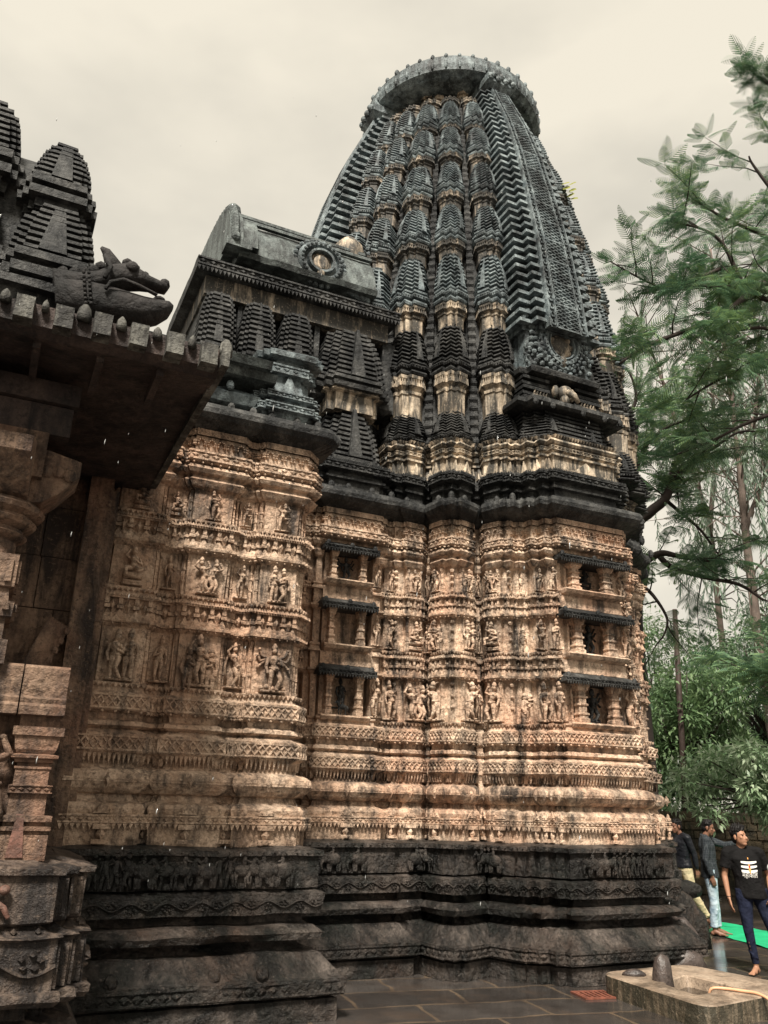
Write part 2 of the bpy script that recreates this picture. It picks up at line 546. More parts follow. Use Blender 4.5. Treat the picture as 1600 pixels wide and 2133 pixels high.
# ------------------------------------------------------------------ wall courses (z, offset from the figure panels)
PLINTH = [(0.0, .42), (.18, .43), (.19, .37), (.205, .37), (.21, .47), (.35, .48), (.365, .44), (.53, .30), (.55, .22), (.60, .17), (.63, .17), (.64, .34), (.70, .37), (.755, .28), (.775, .18), (.845, .16), (.855, .29), (1.02, .30), (1.03, .27), (1.055, .20), (1.065, .25), (1.335, .25), (1.345, .29), (1.395, .29), (1.41, .22), (1.43, .10)]
WALL = [(1.41, .12), (1.60, .13), (1.61, .16), (1.68, .16), (1.685, .14), (1.735, .15), (1.77, .125), (1.795, .06), (1.85, .035), (1.865, .09), (1.90, .13), (1.94, .155), (1.98, .165), (2.02, .155), (2.05, .12), (2.07, .08), (2.08, .03), (2.14, .01), (2.19, .06), (2.215, .10), (2.37, .10), (2.385, .07), (2.42, .02), (2.45, .075), (2.485, .065), (2.51, .01), (2.56, .02), (2.585, .08), (2.74, .08), (2.76, .04), (2.80, .03), (2.82, .05), (2.84, .05), (2.845, .0), (3.37, .0), (3.40, .04), (3.41, .07), (3.435, .07), (3.437, .02), (3.65, .02), (3.652, .07), (3.67, .07), (3.69, .045), (3.72, .03), (3.735, .05), (3.76, .05), (3.77, .0), (4.19, .0), (4.22, .04), (4.24, .07), (4.265, .07), (4.267, .02), (4.47, .02), (4.472, .07), (4.49, .07), (4.51, .045), (4.53, .03), (4.54, .05), (4.56, .05), (4.565, 0), (4.90, 0), (4.93, .05), (4.99, .09), (5.02, .06), (5.05, .05), (5.07, .10), (5.11, .125), (5.15, .10), (5.17, .06), (5.19, .12), (5.31, .12), (5.32, .06), (5.58, .06)]
EAVE = [(5.57, .05), (5.61, .14), (5.65, .22), (5.70, .265), (5.755, .275), (5.81, .25), (5.855, .17), (5.87, .08), (5.90, .06)]
NECK = [(5.90, .02), (6.02, .02), (6.03, .08), (6.06, .085), (6.07, .05), (6.12, .05), (6.14, .12), (6.26, .13), (6.27, .05), (6.31, .04)]
NECK2 = [(6.31, .03), (6.52, .03), (6.53, .07), (6.56, .07), (6.57, .035), (6.60, .035), (6.61, .06), (6.68, .06), (6.69, .03), (6.705, .08), (6.74, .105), (6.78, .08), (6.80, .02)]
FIG_ROWS = [(2.85, 3.37), (3.775, 4.19), (4.57, 4.90)]

def dress_plinth(mb, fr, poly, dirs, seed=0):
    for e in edges(poly, dirs, .475): Face(mb, fr, e).diamonds(.225, .335, .014)
    for e in edges(poly, dirs, .297): Face(mb, fr, e).scroll(.875, 1.0, .016)
    for e in edges(poly, dirs, .29): Face(mb, fr, e).studs(1.372, .012, .11, .012)

def dress_wall(mb, fr, poly, dirs, minl=0.05):
    for e in edges(poly, dirs, .16, minl): Face(mb, fr, e).beads(1.61, 1.68, .012); Face(mb, fr, e).fringe(1.555, 1.605, .05, .02)
    for e in edges(poly, dirs, .16, .12):
        f = Face(mb, fr, e); u = f.L / 2; w = min(.075, f.L * .28)
        f.box(u - w, u + w, 1.44, 1.475, .03); f.box(u - w, u + w, 1.56, 1.60, .03)
        f.gem(u, 1.515, w * .6, .075, .035); f.tri(u - w * 1.2, u + w * 1.2, 1.69, 1.79, .02, False)
        f.gem(u - w * .7, 1.715, .02, .03, .03); f.gem(u + w * .7, 1.715, .02, .03, .03)
    for e in edges(poly, dirs, .165, .12):
        f = Face(mb, fr, e); u = f.L / 2
        f.gem(u, 1.975, .035, .075, .03, .45)
    for e in edges(poly, dirs, .165, minl): Face(mb, fr, e).box(0, 0.001 + Face(mb, fr, e).L, 1.955, 1.968, .006)
    for e in edges(poly, dirs, .03, minl): Face(mb, fr, e).fringe(2.105, 2.205, .045, .05)
    for e in edges(poly, dirs, .10, minl): Face(mb, fr, e).zigzag(2.225, 2.36, .016)
    for e in edges(poly, dirs, .08, minl): Face(mb, fr, e).zigzag(2.595, 2.73, .016); Face(mb, fr, e).studs(2.572, .02, .12, .02)
    for z in (3.395, 4.215): 
        for e in edges(poly, dirs, .05, minl): Face(mb, fr, e).studs(z, .014, .09, .02)
    for a, b in ((3.42, 3.665), (4.25, 4.485)):
        for e in edges(poly, dirs, .02, minl): Face(mb, fr, e).lattice(a, b, .052)
        for e in edges(poly, dirs, .07, minl): Face(mb, fr, e).leafrow(b - .005, b + .03, .02)
    for z in (2.83, 3.75, 4.55):
        for e in edges(poly, dirs, .05, minl): Face(mb, fr, e).fringe(z - .04, z, .05, .012)
    for e in edges(poly, dirs, .12, minl): Face(mb, fr, e).beads(5.2, 5.305, .014); Face(mb, fr, e).studs(5.165, .016, .1, .02)
    for e in edges(poly, dirs, .06, minl):
        f = Face(mb, fr, e)
        f.box(0, f.L, 5.50, 5.575, .025)
        f.zigzag(5.50, 5.57, .03)
        n = max(1, round(f.L / .11))
        for i in range(n):
            u = (i + .5) * f.L / n
            for k in range(7):
                a = R(-20 + k * 36.7)
                f.gem(u + math.cos(a) * .035, 5.41 + math.sin(a) * .045, .017, .02, .035, .4)

def colonnette(mb, fr, t, r, z0, z1, w=.022):
    """slim ringed post standing against the wall"""
    H = z1 - z0
    prof = [(0, 1.5), (.07, 1.5), (.08, 1.0), (.30, .95), (.31, 1.35), (.36, 1.35), (.37, .9), (.60, .85), (.61, 1.3), (.66, 1.3), (.67, .85), (.84, .85), (.88, 1.3), (.95, 1.55), (1.0, 1.55)]
    mb.rings([[fr(t - w * k, r - .03, z0 + H * q), fr(t - w * .6 * k, r + w * 1.1 * k, z0 + H * q), fr(t + w * .6 * k, r + w * 1.1 * k, z0 + H * q), fr(t + w * k, r - .03, z0 + H * q)] for q, k in prof], True, False, True)

def dress_neck(mb, fr, poly, dirs):
    for e in edges(poly, dirs, .13): Face(mb, fr, e).beads(6.145, 6.255, .016)
    for e in edges(poly, dirs, .13): Face(mb, fr, e).leafrow(6.255, 6.29, .02)
def dress_neck2(mb, fr, poly, dirs):
    for e in edges(poly, dirs, .03):
        f = Face(mb, fr, e)
        if f.L > .1:
            f.tri(f.L * .28, f.L * .72, 6.315, 6.50, .06, False)
            f.box(f.L * .1, f.L * .9, 6.315, 6.35, .03)
    for e in edges(poly, dirs, .06): Face(mb, fr, e).beads(6.615, 6.675, .012)
    for e in edges(poly, dirs, .03): Face(mb, fr, e).fringe(6.79, 6.84, .05, .07)

# ------------------------------------------------------------------ shape of the spire
ENV = [(5.8, 3.46), (6.8, 3.45), (8.0, 3.36), (9.35, 3.24), (10.7, 3.05), (11.85, 2.80), (12.95, 2.54), (13.95, 2.22), (14.9, 1.83), (15.7, 1.50)]
def env(z):
    return float(np.interp(z, [a for a, _ in ENV], [b for _, b in ENV]))

KUTA_Z = [(6.80, 7.42), (8.00, 8.98), (9.32, 10.40), (10.66, 11.55), (11.85, 12.72), (12.95, 13.80), (13.93, 14.75)]
COLS = [17.5, 30.5, 43.5, 56.5, 69.5]
def col_h(deg, z):
    base = .345 if abs(abs(deg) - 43.5) < 1 else .30
    return base * (0.30 + 0.70 * env(z) / env(6.0))

def kuta_mesh():
    """small ribbed spire of a turned square, unit half size and unit height"""
    mb = MB()
    P, D = corner_poly(1.0)
    fr = Frame(0, 0, 0)
    def ring(z, k, o=0.0):
        return [fr(p[0] * k + d[0] * o, p[1] * k + d[1] * o, z) for p, d in zip(P, D)]
    prof = [(0, .80), (.015, .84), (.03, .98), (.06, 1.03), (.09, 1.0), (.10, .90), (.135, .88), (.145, 1.02), (.20, 1.05), (.21, .96), (.235, .92), (.245, 1.0), (.275, 1.0), (.285, .93)]
    n = 8
    z0, z1 = .29, .93
    for i in range(n):
        t = i / (n - 1)
        e = 1.0 - .34 * t ** 1.35
        za, d = z0 + (z1 - z0) * i / n, (z1 - z0) / n
        prof += [(za, e * .74), (za + d * .40, e * .74), (za + d * .44, e), (za + d * .74, e * .99), (za + d * .97, e * .84)]
    prof += [(.935, .46), (.95, .50), (.975, .56), (.99, .50), (1.0, .44)]
    mb.rings([ring(z, k) for z, k in prof], True, True, True)
    for s_ in (0, 1):
        # tall lattice tongue on each of the two faces
        nn = (_Q, _Q) if s_ else (-_Q, _Q)
        ee = (_Q, -_Q) if s_ else (-_Q, -_Q)
        def pt(a, b, z):      # a out of the face, b along it toward the wall
            return fr(nn[0] * a + ee[0] * b, nn[1] * a + ee[1] * b, z)
        w, c0, c1 = .15, -.04, -.02
        A, B = 1.04, .60
        for (wk, dk) in ((1.0, 0.0), (.55, .03)):
            ww = w * wk
            v = [pt(A - .3, c0 - ww, .30), pt(A - .3, c0 + ww, .30), pt(B - .3, c1 + .02, .93), pt(B - .3, c1 - .02, .93),
                 pt(A + dk, c0 - ww, .30), pt(A + dk, c0 + ww, .30), pt((A + B) / 2 + .085 + dk, (c0 + c1) / 2 + ww * .55, .62), pt(B + dk * .5, c1 + .02, .93), pt(B + dk * .5, c1 - .02, .93), pt((A + B) / 2 + .085 + dk, (c0 + c1) / 2 - ww * .55, .62)]
            mb.add(v, [(4, 5, 6, 9), (9, 6, 7, 8), (0, 4, 9, 8, 3), (5, 1, 2, 7, 6), (0, 1, 5, 4)])
    # bead strings under the ribs
    for (z, h) in ((.15, .05),):
        q = [(p[0] * 1.045, p[1] * 1.045) for p in P]
        for e in edges(q, D, 0, .1):
            f = Face(mb, fr, e)
            m = max(1, round(f.L / .13))
            for i in range(m): f.gem((i + .5) * f.L / m, z + h / 2, f.L / m * .38, h * .4, .04, .5)
    out = []
    for seed in range(4):       # worn differently: each has its own chips
        m2 = MB(); m2.f = mb.f; m2.m = mb.m
        o_ = Vector((seed * 5.3, seed * 2.1, seed * 9.7))
        for p in mb.v:
            v = Vector(p); a = Vector((v.x * 2.2, v.y * 2.2, v.z * 7)) + o_
            k = 1 + .022 * mnoise.noise(a * 1.7)
            c = mnoise.noise(a * .8 + Vector((3, 3, 3)))
            if c > .22: k -= (c - .22) * .32
            m2.v.append((v.x * k, v.y * k, v.z + .010 * mnoise.noise(a)))
        out.append(m2.mesh('miniature_spire'))
    return out

def drum_mesh():
    """the pillar that carries the next small spire: plain shaft under a leaf capital"""
    mb = MB()
    P, D = corner_poly(1.0)
    fr = Frame(0, 0, 0)
    prof = [(0, .76), (.55, .78), (.56, .84), (.62, .86), (.64, .79), (.68, .80), (.74, .92), (.82, .95), (.84, .84), (.88, .84), (.93, .94), (1.0, .96)]
    mb.rings([[fr(p[0] * k, p[1] * k, z) for p in P] for z, k in prof], True, True, True)
    for k, za, zb in ((.93, .74, .83), (.74, .62, .72)):
        q = [(p[0] * k, p[1] * k) for p in P]
        for e in edges(q, D, 0, .1):
            f = Face(mb, fr, e)
            f.leafrow(za, zb + .08, .06)
    return mb.mesh('pillar_drum')

# ------------------------------------------------------------------ relief figures (stone, unit height, front toward -y)
def figure_mesh(kind, seed):
    rnd = random.Random(seed)
    mb = MB()
    def body(cx, hip, sh, head, arms, legs, s=1.0, tall=1.0, crown=0.1):
        H = Vector((cx + hip, -.07, .48 * tall)); C = Vector((cx + sh, -.075, .70 * tall)); W = H.lerp(C, .5)
        mb.tube([H - Vector((0, 0, .07)), H, W, C - Vector((0, 0, .05)), C + Vector((0, 0, .04)), C + Vector((0, 0, .07))], [.06 * s, .092 * s, .058 * s, .088 * s, .085 * s, .03], 8)
        hd = Vector((cx + head, -.085, .865 * tall))
        mb.cap(C + Vector((0, 0, .05)), hd, .03, .03, 6)
        mb.ell(hd, (.058, .062, .07), 8, 6)
        mb.tube([hd + Vector((0, .01, .03)), hd + Vector((0, .01, .07 + crown * .4)), hd + Vector((0, .01, .07 + crown))], [.062, .05, .018], 7)
        mb.ell(C + Vector((-.04 * s, -.06, -.02)), .034 * s, 6, 5); mb.ell(C + Vector((.04 * s, -.06, -.02)), .034 * s, 6, 5)
        mb.tube([H + Vector((-.095 * s, .0, .02)), H + Vector((0, -.09 * s, 0)), H + Vector((.095 * s, .0, .02))], .022, 5)
        for sd, (e, w) in zip((-1, 1), arms):
            S_ = C + Vector((sd * .10 * s, .01, .0)); E = S_ + Vector((e[0], e[1], e[2])); Wp = E + Vector((w[0], w[1], w[2]))
            mb.cap(S_, E, .036, .03, 6); mb.cap(E, Wp, .03, .024, 6); mb.ell(Wp, .03, 6, 4)
        for sd, (k, f) in zip((-1, 1), legs):
            A = H + Vector((sd * .05 * s, 0, -.05)); K = A + Vector((k[0], k[1], k[2])); F = K + Vector((f[0], f[1], f[2]))
            mb.cap(A, K, .062, .045, 7); mb.cap(K, F, .043, .028, 7); mb.ell(F + Vector((0, -.03, -.01)), (.03, .05, .02), 6, 4)
        return H, C, hd
    dn = ((-.03, 0, -.16), (.02, -.04, -.14)); up = ((-.08, -.02, .06), (.06, 0, .14)); fold = ((-.05, -.02, -.14), (.10, -.07, .03))
    mir = lambda a: tuple((-q[0], q[1], q[2]) for q in a)
    st = ((-.01, 0, -.20), (0, .01, -.19)); bend = ((-.05, -.05, -.18), (.06, .03, -.19)); cross = ((.05, -.04, -.20), (-.10, .01, -.18))
    if kind == 0: body(0, .02, -.01, -.02, (dn, mir(fold)), (st, mir(st)))
    elif kind == 1: body(0, -.04, .02, .05, (up, mir(dn)), (bend, mir(st)))
    elif kind == 2:
        body(-.13, .02, 0, .02, (dn, mir(fold)), (st, mir(st)), .85, .97); body(.13, -.03, 0, -.03, (fold, mir(dn)), (cross, mir(st)), .85, .93)
    elif kind == 3:   # seated
        body(0, 0, 0, .01, (fold, mir(up)), (((-.16, -.08, -.03), (.15, -.05, -.08)), ((.12, -.09, -.02), (-.02, 0, -.20))), 1.05, .95)
        mb.tube([(-.2, -.04, .22), (.2, -.04, .22)], .09, 8)
        mb.tube([(-.19, -.04, .06), (.19, -.04, .06)], .06, 6)
    elif kind == 4:   # dancer with lifted leg
        body(0, .03, -.02, -.05, (up, mir(up)), (((-.17, -.06, .0), (.07, .02, -.17)), mir(st)), 1, 1)
        mb.cap((.2, -.05, .05), (.24, -.05, .75), .02, .02, 5)
    elif kind == 5:   # fighters
        body(-.10, .05, -.03, -.06, (up, mir(up)), (bend, mir(cross)), .85, .92); body(.12, -.02, .03, .05, (dn, mir(up)), (cross, mir(bend)), .85, .90)
        mb.ell((.02, -.06, .10), (.16, .05, .07), 8, 5)
    elif kind == 6:   # bent sideways, holding a branch
        body(0, .06, -.04, -.02, (((-.06, -.02, .12), (.10, 0, .10)), mir(dn)), (cross, mir(st)), .95)
        mb.tube([(-.18, -.03, .05), (-.22, -.04, .5), (-.12, -.04, .95), (.10, -.04, 1.0)], [.03, .028, .025, .02], 6)
    elif kind == 7:   # group of three
        body(0, .02, -.01, -.02, (up, mir(fold)), (bend, mir(st)), .9, 1.0)
        body(-.2, .01, 0, .01, (dn, mir(fold)), (st, mir(st)), .7, .74, .06); body(.2, 0, 0, -.01, (fold, mir(dn)), (st, mir(st)), .7, .72, .06)
    elif kind == 8:   # many armed deity
        body(0, .02, 0, 0, (dn, mir(fold)), (st, mir(bend)), 1.05, .96)
        for sd in (-1, 1):
            for (ex, ez, wx, wz) in ((.12, .06, .05, .13), (.15, -.06, .06, .12), (.14, -.13, .05, -.06)):
                S_ = Vector((sd * .09, -.03, .68)); E = S_ + Vector((sd * ex, 0, ez)); W_ = E + Vector((sd * wx, -.01, wz))
                mb.cap(S_, E, .032, .026, 6); mb.cap(E, W_, .026, .022, 6); mb.ell(W_, .034, 6, 4)
        for k in range(5): mb.ell((-.2 + k * .1, -.05, .06 + .03 * (k % 2)), (.05, .05, .06), 6, 5)
    # slab the figure stands on
    mb.box(-.22, .22, -.10, .01, -.03, .02)
    me = mb.mesh('relief_figure', smooth=True)
    return me
FIGS = [figure_mesh(k, 10 + k) for k in range(9)]
STAT_TAN, STAT_DARK = None, None

def elephant_mesh(kind):
    """small elephant (0), horse with rider (1) or attendant pair (2) of the frieze, unit height, front toward -y"""
    mb = MB()
    if kind == 0:
        mb.ell((0.05, -.12, .56), (.42, .17, .30), 10, 7); mb.ell((-.38, -.14, .62), (.20, .16, .22), 9, 6)
        for x, k in ((-.22, .02), (-.08, -.03), (.25, .02), (.40, -.03)): mb.cap((x, -.12, .42), (x + k, -.13, .06), .095, .075, 7)
        mb.tube([(-.50, -.16, .56), (-.60, -.18, .36), (-.58, -.2, .18), (-.48, -.2, .10)], [.085, .065, .05, .035], 7)
        mb.ell((-.27, -.27, .62), (.10, .03, .17), 8, 5)
        mb.cap((.47, -.1, .62), (.50, -.1, .28), .03, .02, 5)
        mb.cap((.0, -.13, .82), (0, -.13, 1.0), .09, .07, 7); mb.ell((0, -.14, 1.10), .075, 7, 5); mb.cap((.05, -.15, .96), (-.16, -.18, .88), .04, .03, 5)
    elif kind == 1:
        mb.ell((0.05, -.12, .58), (.34, .15, .20), 10, 6); mb.cap((-.22, -.13, .66), (-.40, -.15, .95), .13, .08, 7); mb.cap((-.40, -.15, .95), (-.55, -.17, .82), .075, .05, 7)
        for x, k in ((-.20, -.08), (-.10, .05), (.24, .06), (.32, -.04)): mb.cap((x, -.12, .5), (x + k, -.14, .28), .07, .045, 6); mb.cap((x + k, -.14, .28), (x + k * .2, -.13, .04), .042, .035, 6)
        mb.tube([(.38, -.1, .64), (.48, -.1, .55), (.47, -.1, .25)], [.05, .05, .03], 6)
        mb.cap((.02, -.13, .75), (0, -.13, 1.0), .09, .08, 7); mb.ell((0, -.14, 1.12), .08, 7, 5); mb.cap((0, -.2, .95), (-.22, -.2, .86), .04, .03, 5)
    else:
        for x in (-.22, .2):
            mb.cap((x, -.1, .5), (x * .9, -.1, .85), .11, .10, 7); mb.ell((x * .9, -.12, 1.06), .09, 7, 5)
            for s in (-.06, .07): mb.cap((x + s, -.1, .48), (x + s * 2, -.12, .06), .075, .05, 6)
            mb.cap((x * .9 - .1, -.14, .88), (x - .2, -.2, .62), .04, .035, 5); mb.cap((x * .9 + .1, -.14, .88), (x + .16, -.2, .98), .04, .035, 5)
    return mb.mesh('elephant_relief', smooth=True)
BEASTS = [elephant_mesh(k) for k in range(3)]

def figmesh(k, mat, cache={}):
    key = (k, mat.name)
    if key not in cache:
        me = FIGS[k].copy(); me.materials.append(mat); cache[key] = me
    return cache[key]
def beastmesh(k, mat, cache={}):
    key = (k, mat.name)
    if key not in cache:
        me = BEASTS[k].copy(); me.materials.append(mat); cache[key] = me
    return cache[key]

def put_figure(parent, k, mat, fr, t, r, z0, z1, turn=0.0, flip=False, wide=1.0):
    h = (z1 - z0) * .93
    p = fr(t, r, z0 + .02)
    o = place(figmesh(k, mat), 'relief_figure', parent, p, -fr.b + turn, ((-h if flip else h) * wide * 1.22, h * 1.6, h))
    return o
def put_beast(parent, k, mat, fr, t, r, z0, z1, turn=0.0, flip=False):
    h = (z1 - z0) * .95
    return place(beastmesh(k, mat), 'elephant_relief', parent, fr(t, r, z0), -fr.b + turn, (-h if flip else h, h, h))

# ------------------------------------------------------------------ the ground
def ground_material():
    m, n, b = newmat('wet_paving')
    tcn = node(n, 'ShaderNodeTexCoord')
    br = node(n, 'ShaderNodeTexBrick', Scale=1.0)
    br.inputs['Mortar Size'].default_value = 0.022
    br.inputs['Mortar Smooth'].default_value = 0.3
    br.inputs['Brick Width'].default_value = 1.15
    br.inputs['Row Height'].default_value = 0.62
    br.inputs['Color1'].default_value = (0.036, 0.032, 0.030, 1)
    br.inputs['Color2'].default_value = (0.070, 0.062, 0.057, 1)
    br.inputs['Mortar'].default_value = (0.15, 0.108, 0.072, 1)
    mpp = node(n, 'ShaderNodeMapping')
    mpp.inputs['Location'].default_value = (0.55, 0.33, 0)
    q = node(n, 'ShaderNodeTexNoise', Scale=1.6, Detail=5.0, Roughness=0.6)
    n.links.new(tcn.outputs['Object'], q.inputs['Vector'])
    wob = node(n, 'ShaderNodeTexNoise', Scale=2.5, Detail=2.0)
    n.links.new(tcn.outputs['Object'], wob.inputs['Vector'])
    va = node(n, 'ShaderNodeVectorMath', operation='SCALE'); va.inputs['Scale'].default_value = 0.16
    n.links.new(wob.outputs['Color'], va.inputs[0])
    vb = node(n, 'ShaderNodeVectorMath', operation='ADD')
    n.links.new(tcn.outputs['Object'], vb.inputs[0]); n.links.new(va.outputs[0], vb.inputs[1])
    n.links.new(vb.outputs[0], mpp.inputs['Vector'])
    n.links.new(mpp.outputs['Vector'], br.inputs['Vector'])
    fn = node(n, 'ShaderNodeTexNoise', Scale=40.0, Detail=4.0)
    n.links.new(tcn.outputs['Object'], fn.inputs['Vector'])
    c = mixc(n, ramp(n, q.outputs['Fac'], [(0.50, 0.0), (0.72, 0.7)]), br.outputs['Color'], (0.085, 0.056, 0.038))
    c = mixc(n, ramp(n, wob.outputs['Fac'], [(.42, 0.0), (.62, .6)]), c, (0.026, 0.022, 0.02))
    c = mixc(n, math_(n, 'MULTIPLY', fn.outputs['Fac'], 0.4), c, (0.03, 0.026, 0.024))
    n.links.new(c, b.inputs['Base Color'])
    rr = ramp(n, q.outputs['Fac'], [(0.40, 0.04), (0.66, 0.22)])
    n.links.new(rr, b.inputs['Roughness'])
    b.inputs['Specular IOR Level'].default_value = 0.55
    bp = node(n, 'ShaderNodeBump', Strength=0.25, Distance=0.01)
    hh = math_(n, 'ADD', math_(n, 'MULTIPLY', br.outputs['Fac'], -0.8), math_(n, 'MULTIPLY', fn.outputs['Fac'], 0.35))
    n.links.new(hh, bp.inputs['Height'])
    n.links.new(bp.outputs['Normal'], b.inputs['Normal'])
    return m

def sheet(name, pts, z, mat, rot=0.0, loc=(0, 0)):
    mb = MB()
    mb.add([(x, y, 0) for x, y in pts], [tuple(range(len(pts)))])
    o = mb.build(name, mat)
    o.location = (loc[0], loc[1], z)
    o.rotation_euler = (0, 0, rot)
    return o
SOIL = plain('damp_soil', (0.06, 0.045, 0.03), 0.9, 0.4, 3.0, 0.5)
tag(sheet('ground', [(-600, -600), (600, -600), (600, 600), (-600, 600)], -0.004, SOIL), kind='structure')
PAVE = ground_material()
tag(sheet('paved_court', [(-14, -14), (22, -14), (22, 14), (-14, 14)], 0.0, PAVE, R(17), (2.0, 8.0)), kind='structure')

# ------------------------------------------------------------------ the shrine tower
tower = thing('temple_tower', 'tall tapering carved stone spire with tiers of small ribbed spires under a round disc', 'temple tower', (0, 0, 0), True)
KMS, DM = kuta_mesh(), drum_mesh()
for _m in KMS: _m.materials.append(TEAL)
DM.materials.append(DRUM)
DM2 = DM.copy(); DM2.materials[0] = DRUM2
KMS2 = [m.copy() for m in KMS]
for _m in KMS2: _m.materials[0] = BLACK
KM2 = KMS2[0]
rv = random.Random(4)

pl, wl, ev, nk, nk2 = MB(), MB(), MB(), MB(), MB()
# inner core behind the columns
def circ(r, z, n=96): return [(r * math.cos(2 * math.pi * i / n), r * math.sin(2 * math.pi * i / n), z) for i in range(n)]
wl.rings([circ(2.96 + o * .5, z) for z, o in WALL])
pl.rings([circ(3.0 + o * .9, z) for z, o in PLINTH])
ev.rings([circ(3.05 + o * 1.0, z) for z, o in EAVE])
nk.rings([circ(2.98 + o, z) for z, o in NECK]); nk2.rings([circ(2.96 + o, z) for z, o in NECK2])

col_specs = [(d, s) for s in (1, -1) for d in COLS]
for d, s in col_specs:
    b = R(d) * s
    h = .345 if abs(d - 43.5) < 1 else .30
    rc = (3.44 if s > 0 else 3.26 if d < 20 else 3.12) - 1.131 * h
    fr = Frame(-rc * math.sin(b), -rc * math.cos(b), b)
    P, D = corner_poly(h)
    ks = 1.0 if s > 0 else .72
    solid(pl, fr, P, D, [(z, o * ks) for z, o in PLINTH], rough=.020); solid(wl, fr, P, D, [(z, o * ks) for z, o in WALL]); solid(ev, fr, P, D, [(z, o * ks) for z, o in EAVE], rough=.012)
    solid(nk, fr, P, D, NECK); solid(nk2, fr, P, D, NECK2)
    if s == 1 or d < 50:
        if s > 0: dress_plinth(pl, fr, P, D)
        dress_wall(wl, fr, P, D); dress_neck(nk, fr, P, D); dress_neck2(nk2, fr, P, D)
        for z0, z1 in FIG_ROWS:
            for sd in (-1, 1):
                fq = Frame(*fr(0, 0, 0)[:2], b - R(45) * sd)      # the turned face itself
                for u in (.36, -.20):
                    colonnette(wl, fq, -sd * u * h, h, z0, z1, .017)
            for q in (.35, .62): wl.ell(fr(0, 1.131 * h, z0 + (z1 - z0) * q), (.03, .03, .022), 6, 4)
            wl.ell(fr(0, 1.131 * h, z1 - .04), (.035, .035, .03), 6, 4)
        # round bosses on the eave
        for k in (-.18, 0, .18): ev.ell(fr(k, 1.0 * h + .33 - abs(k) * .9, 5.845), (.045, .045, .075), 7, 5)
    # little pilaster in the recess beside the column
    b2 = b + R(6.5)
    f2 = Frame(-2.93 * math.sin(b2), -2.93 * math.cos(b2), b2)
    P2, D2 = pier_poly([(.035, .12), (.055, .07)], 0.0)
    solid(pl, f2, P2, D2, [(z, o * .9) for z, o in PLINTH]); solid(wl, f2, P2, D2, [(z, o * .55) for z, o in WALL])
    solid(nk, f2, P2, D2, NECK); solid(nk2, f2, P2, D2, NECK2)
# the side offsets in the middle of each face (the projecting bay that carries the lata)
BAY_R = 3.72
BAY = [(.52, BAY_R), (.64, BAY_R - .10), (.76, BAY_R - .24), (.86, BAY_R - .40)]
def flank_poly(s):
    """one side of the niche storey, leaving the middle open"""
    q = [(.53, BAY_R - .30), (.53, BAY_R - .10), (.64, BAY_R - .10), (.64, BAY_R - .24), (.76, BAY_R - .24), (.76, BAY_R - .40), (.86, BAY_R - .40), (.86, 2.4), (.53, 2.4)]
    dd = [(0, 0), (0, 1), (1, 1), (1, 1), (1, 1), (1, 1), (1, 1), (1, 0), (0, 0)]
    return [(s * p[0], p[1]) for p in q], [(s * e[0], e[1]) for e in dd]
for b in (0.0, R(90)):
    fr = Frame(0, 0, b)
    P, D = pier_poly(BAY, 2.4)
    solid(pl, fr, P, D, PLINTH, rough=.022)
    solid(wl, fr, P, D, [q for q in WALL if q[0] < 2.845])
    for s in (-1, 1):
        PF, DF = flank_poly(s)
        solid(wl, fr, PF, DF, [q for q in WALL if 2.80 < q[0] < 5.2])
    wl.rings([[fr(-.6, 2.6, z), fr(-.6, BAY_R - .29, z), fr(.6, BAY_R - .29, z), fr(.6, 2.6, z)] for z in (2.8, 5.2)], True, True, True)
    solid(wl, fr, P, D, [q for q in WALL if q[0] > 5.16])
    solid(ev, fr, P, D, EAVE); solid(nk, fr, P, D, NECK); solid(nk2, fr, P, D, NECK2)
    if b <= 0.01:
        dress_plinth(pl, fr, P, D)
        for t in (-1.02, -.86, -.70, .35):
            pl.ell(fr(t, BAY_R + .36 + min(0, (t + .62)) * .9, .42), (.055, .05, .10), 8, 6)
        dress_neck(nk, fr, P, D); dress_neck2(nk2, fr, P, D)
bay = Frame(0, 0, 0)
P, D = pier_poly(BAY, 2.4)
bayw = MB()
dress_wall(bayw, bay, P, D)
# keep only the dressing that belongs on the bay (the niche storeys replace the middle)
_keep = MB()
for f in bayw.f:
    c = [bayw.v[i] for i in f]
    z = sum(p[2] for p in c) / len(c); x = sum(p[0] for p in c) / len(c)
    if not (2.78 < z < 5.12 and abs(x) < .56): _keep.add(c, [tuple(range(len(c)))])
wl.add(_keep.v, _keep.f)

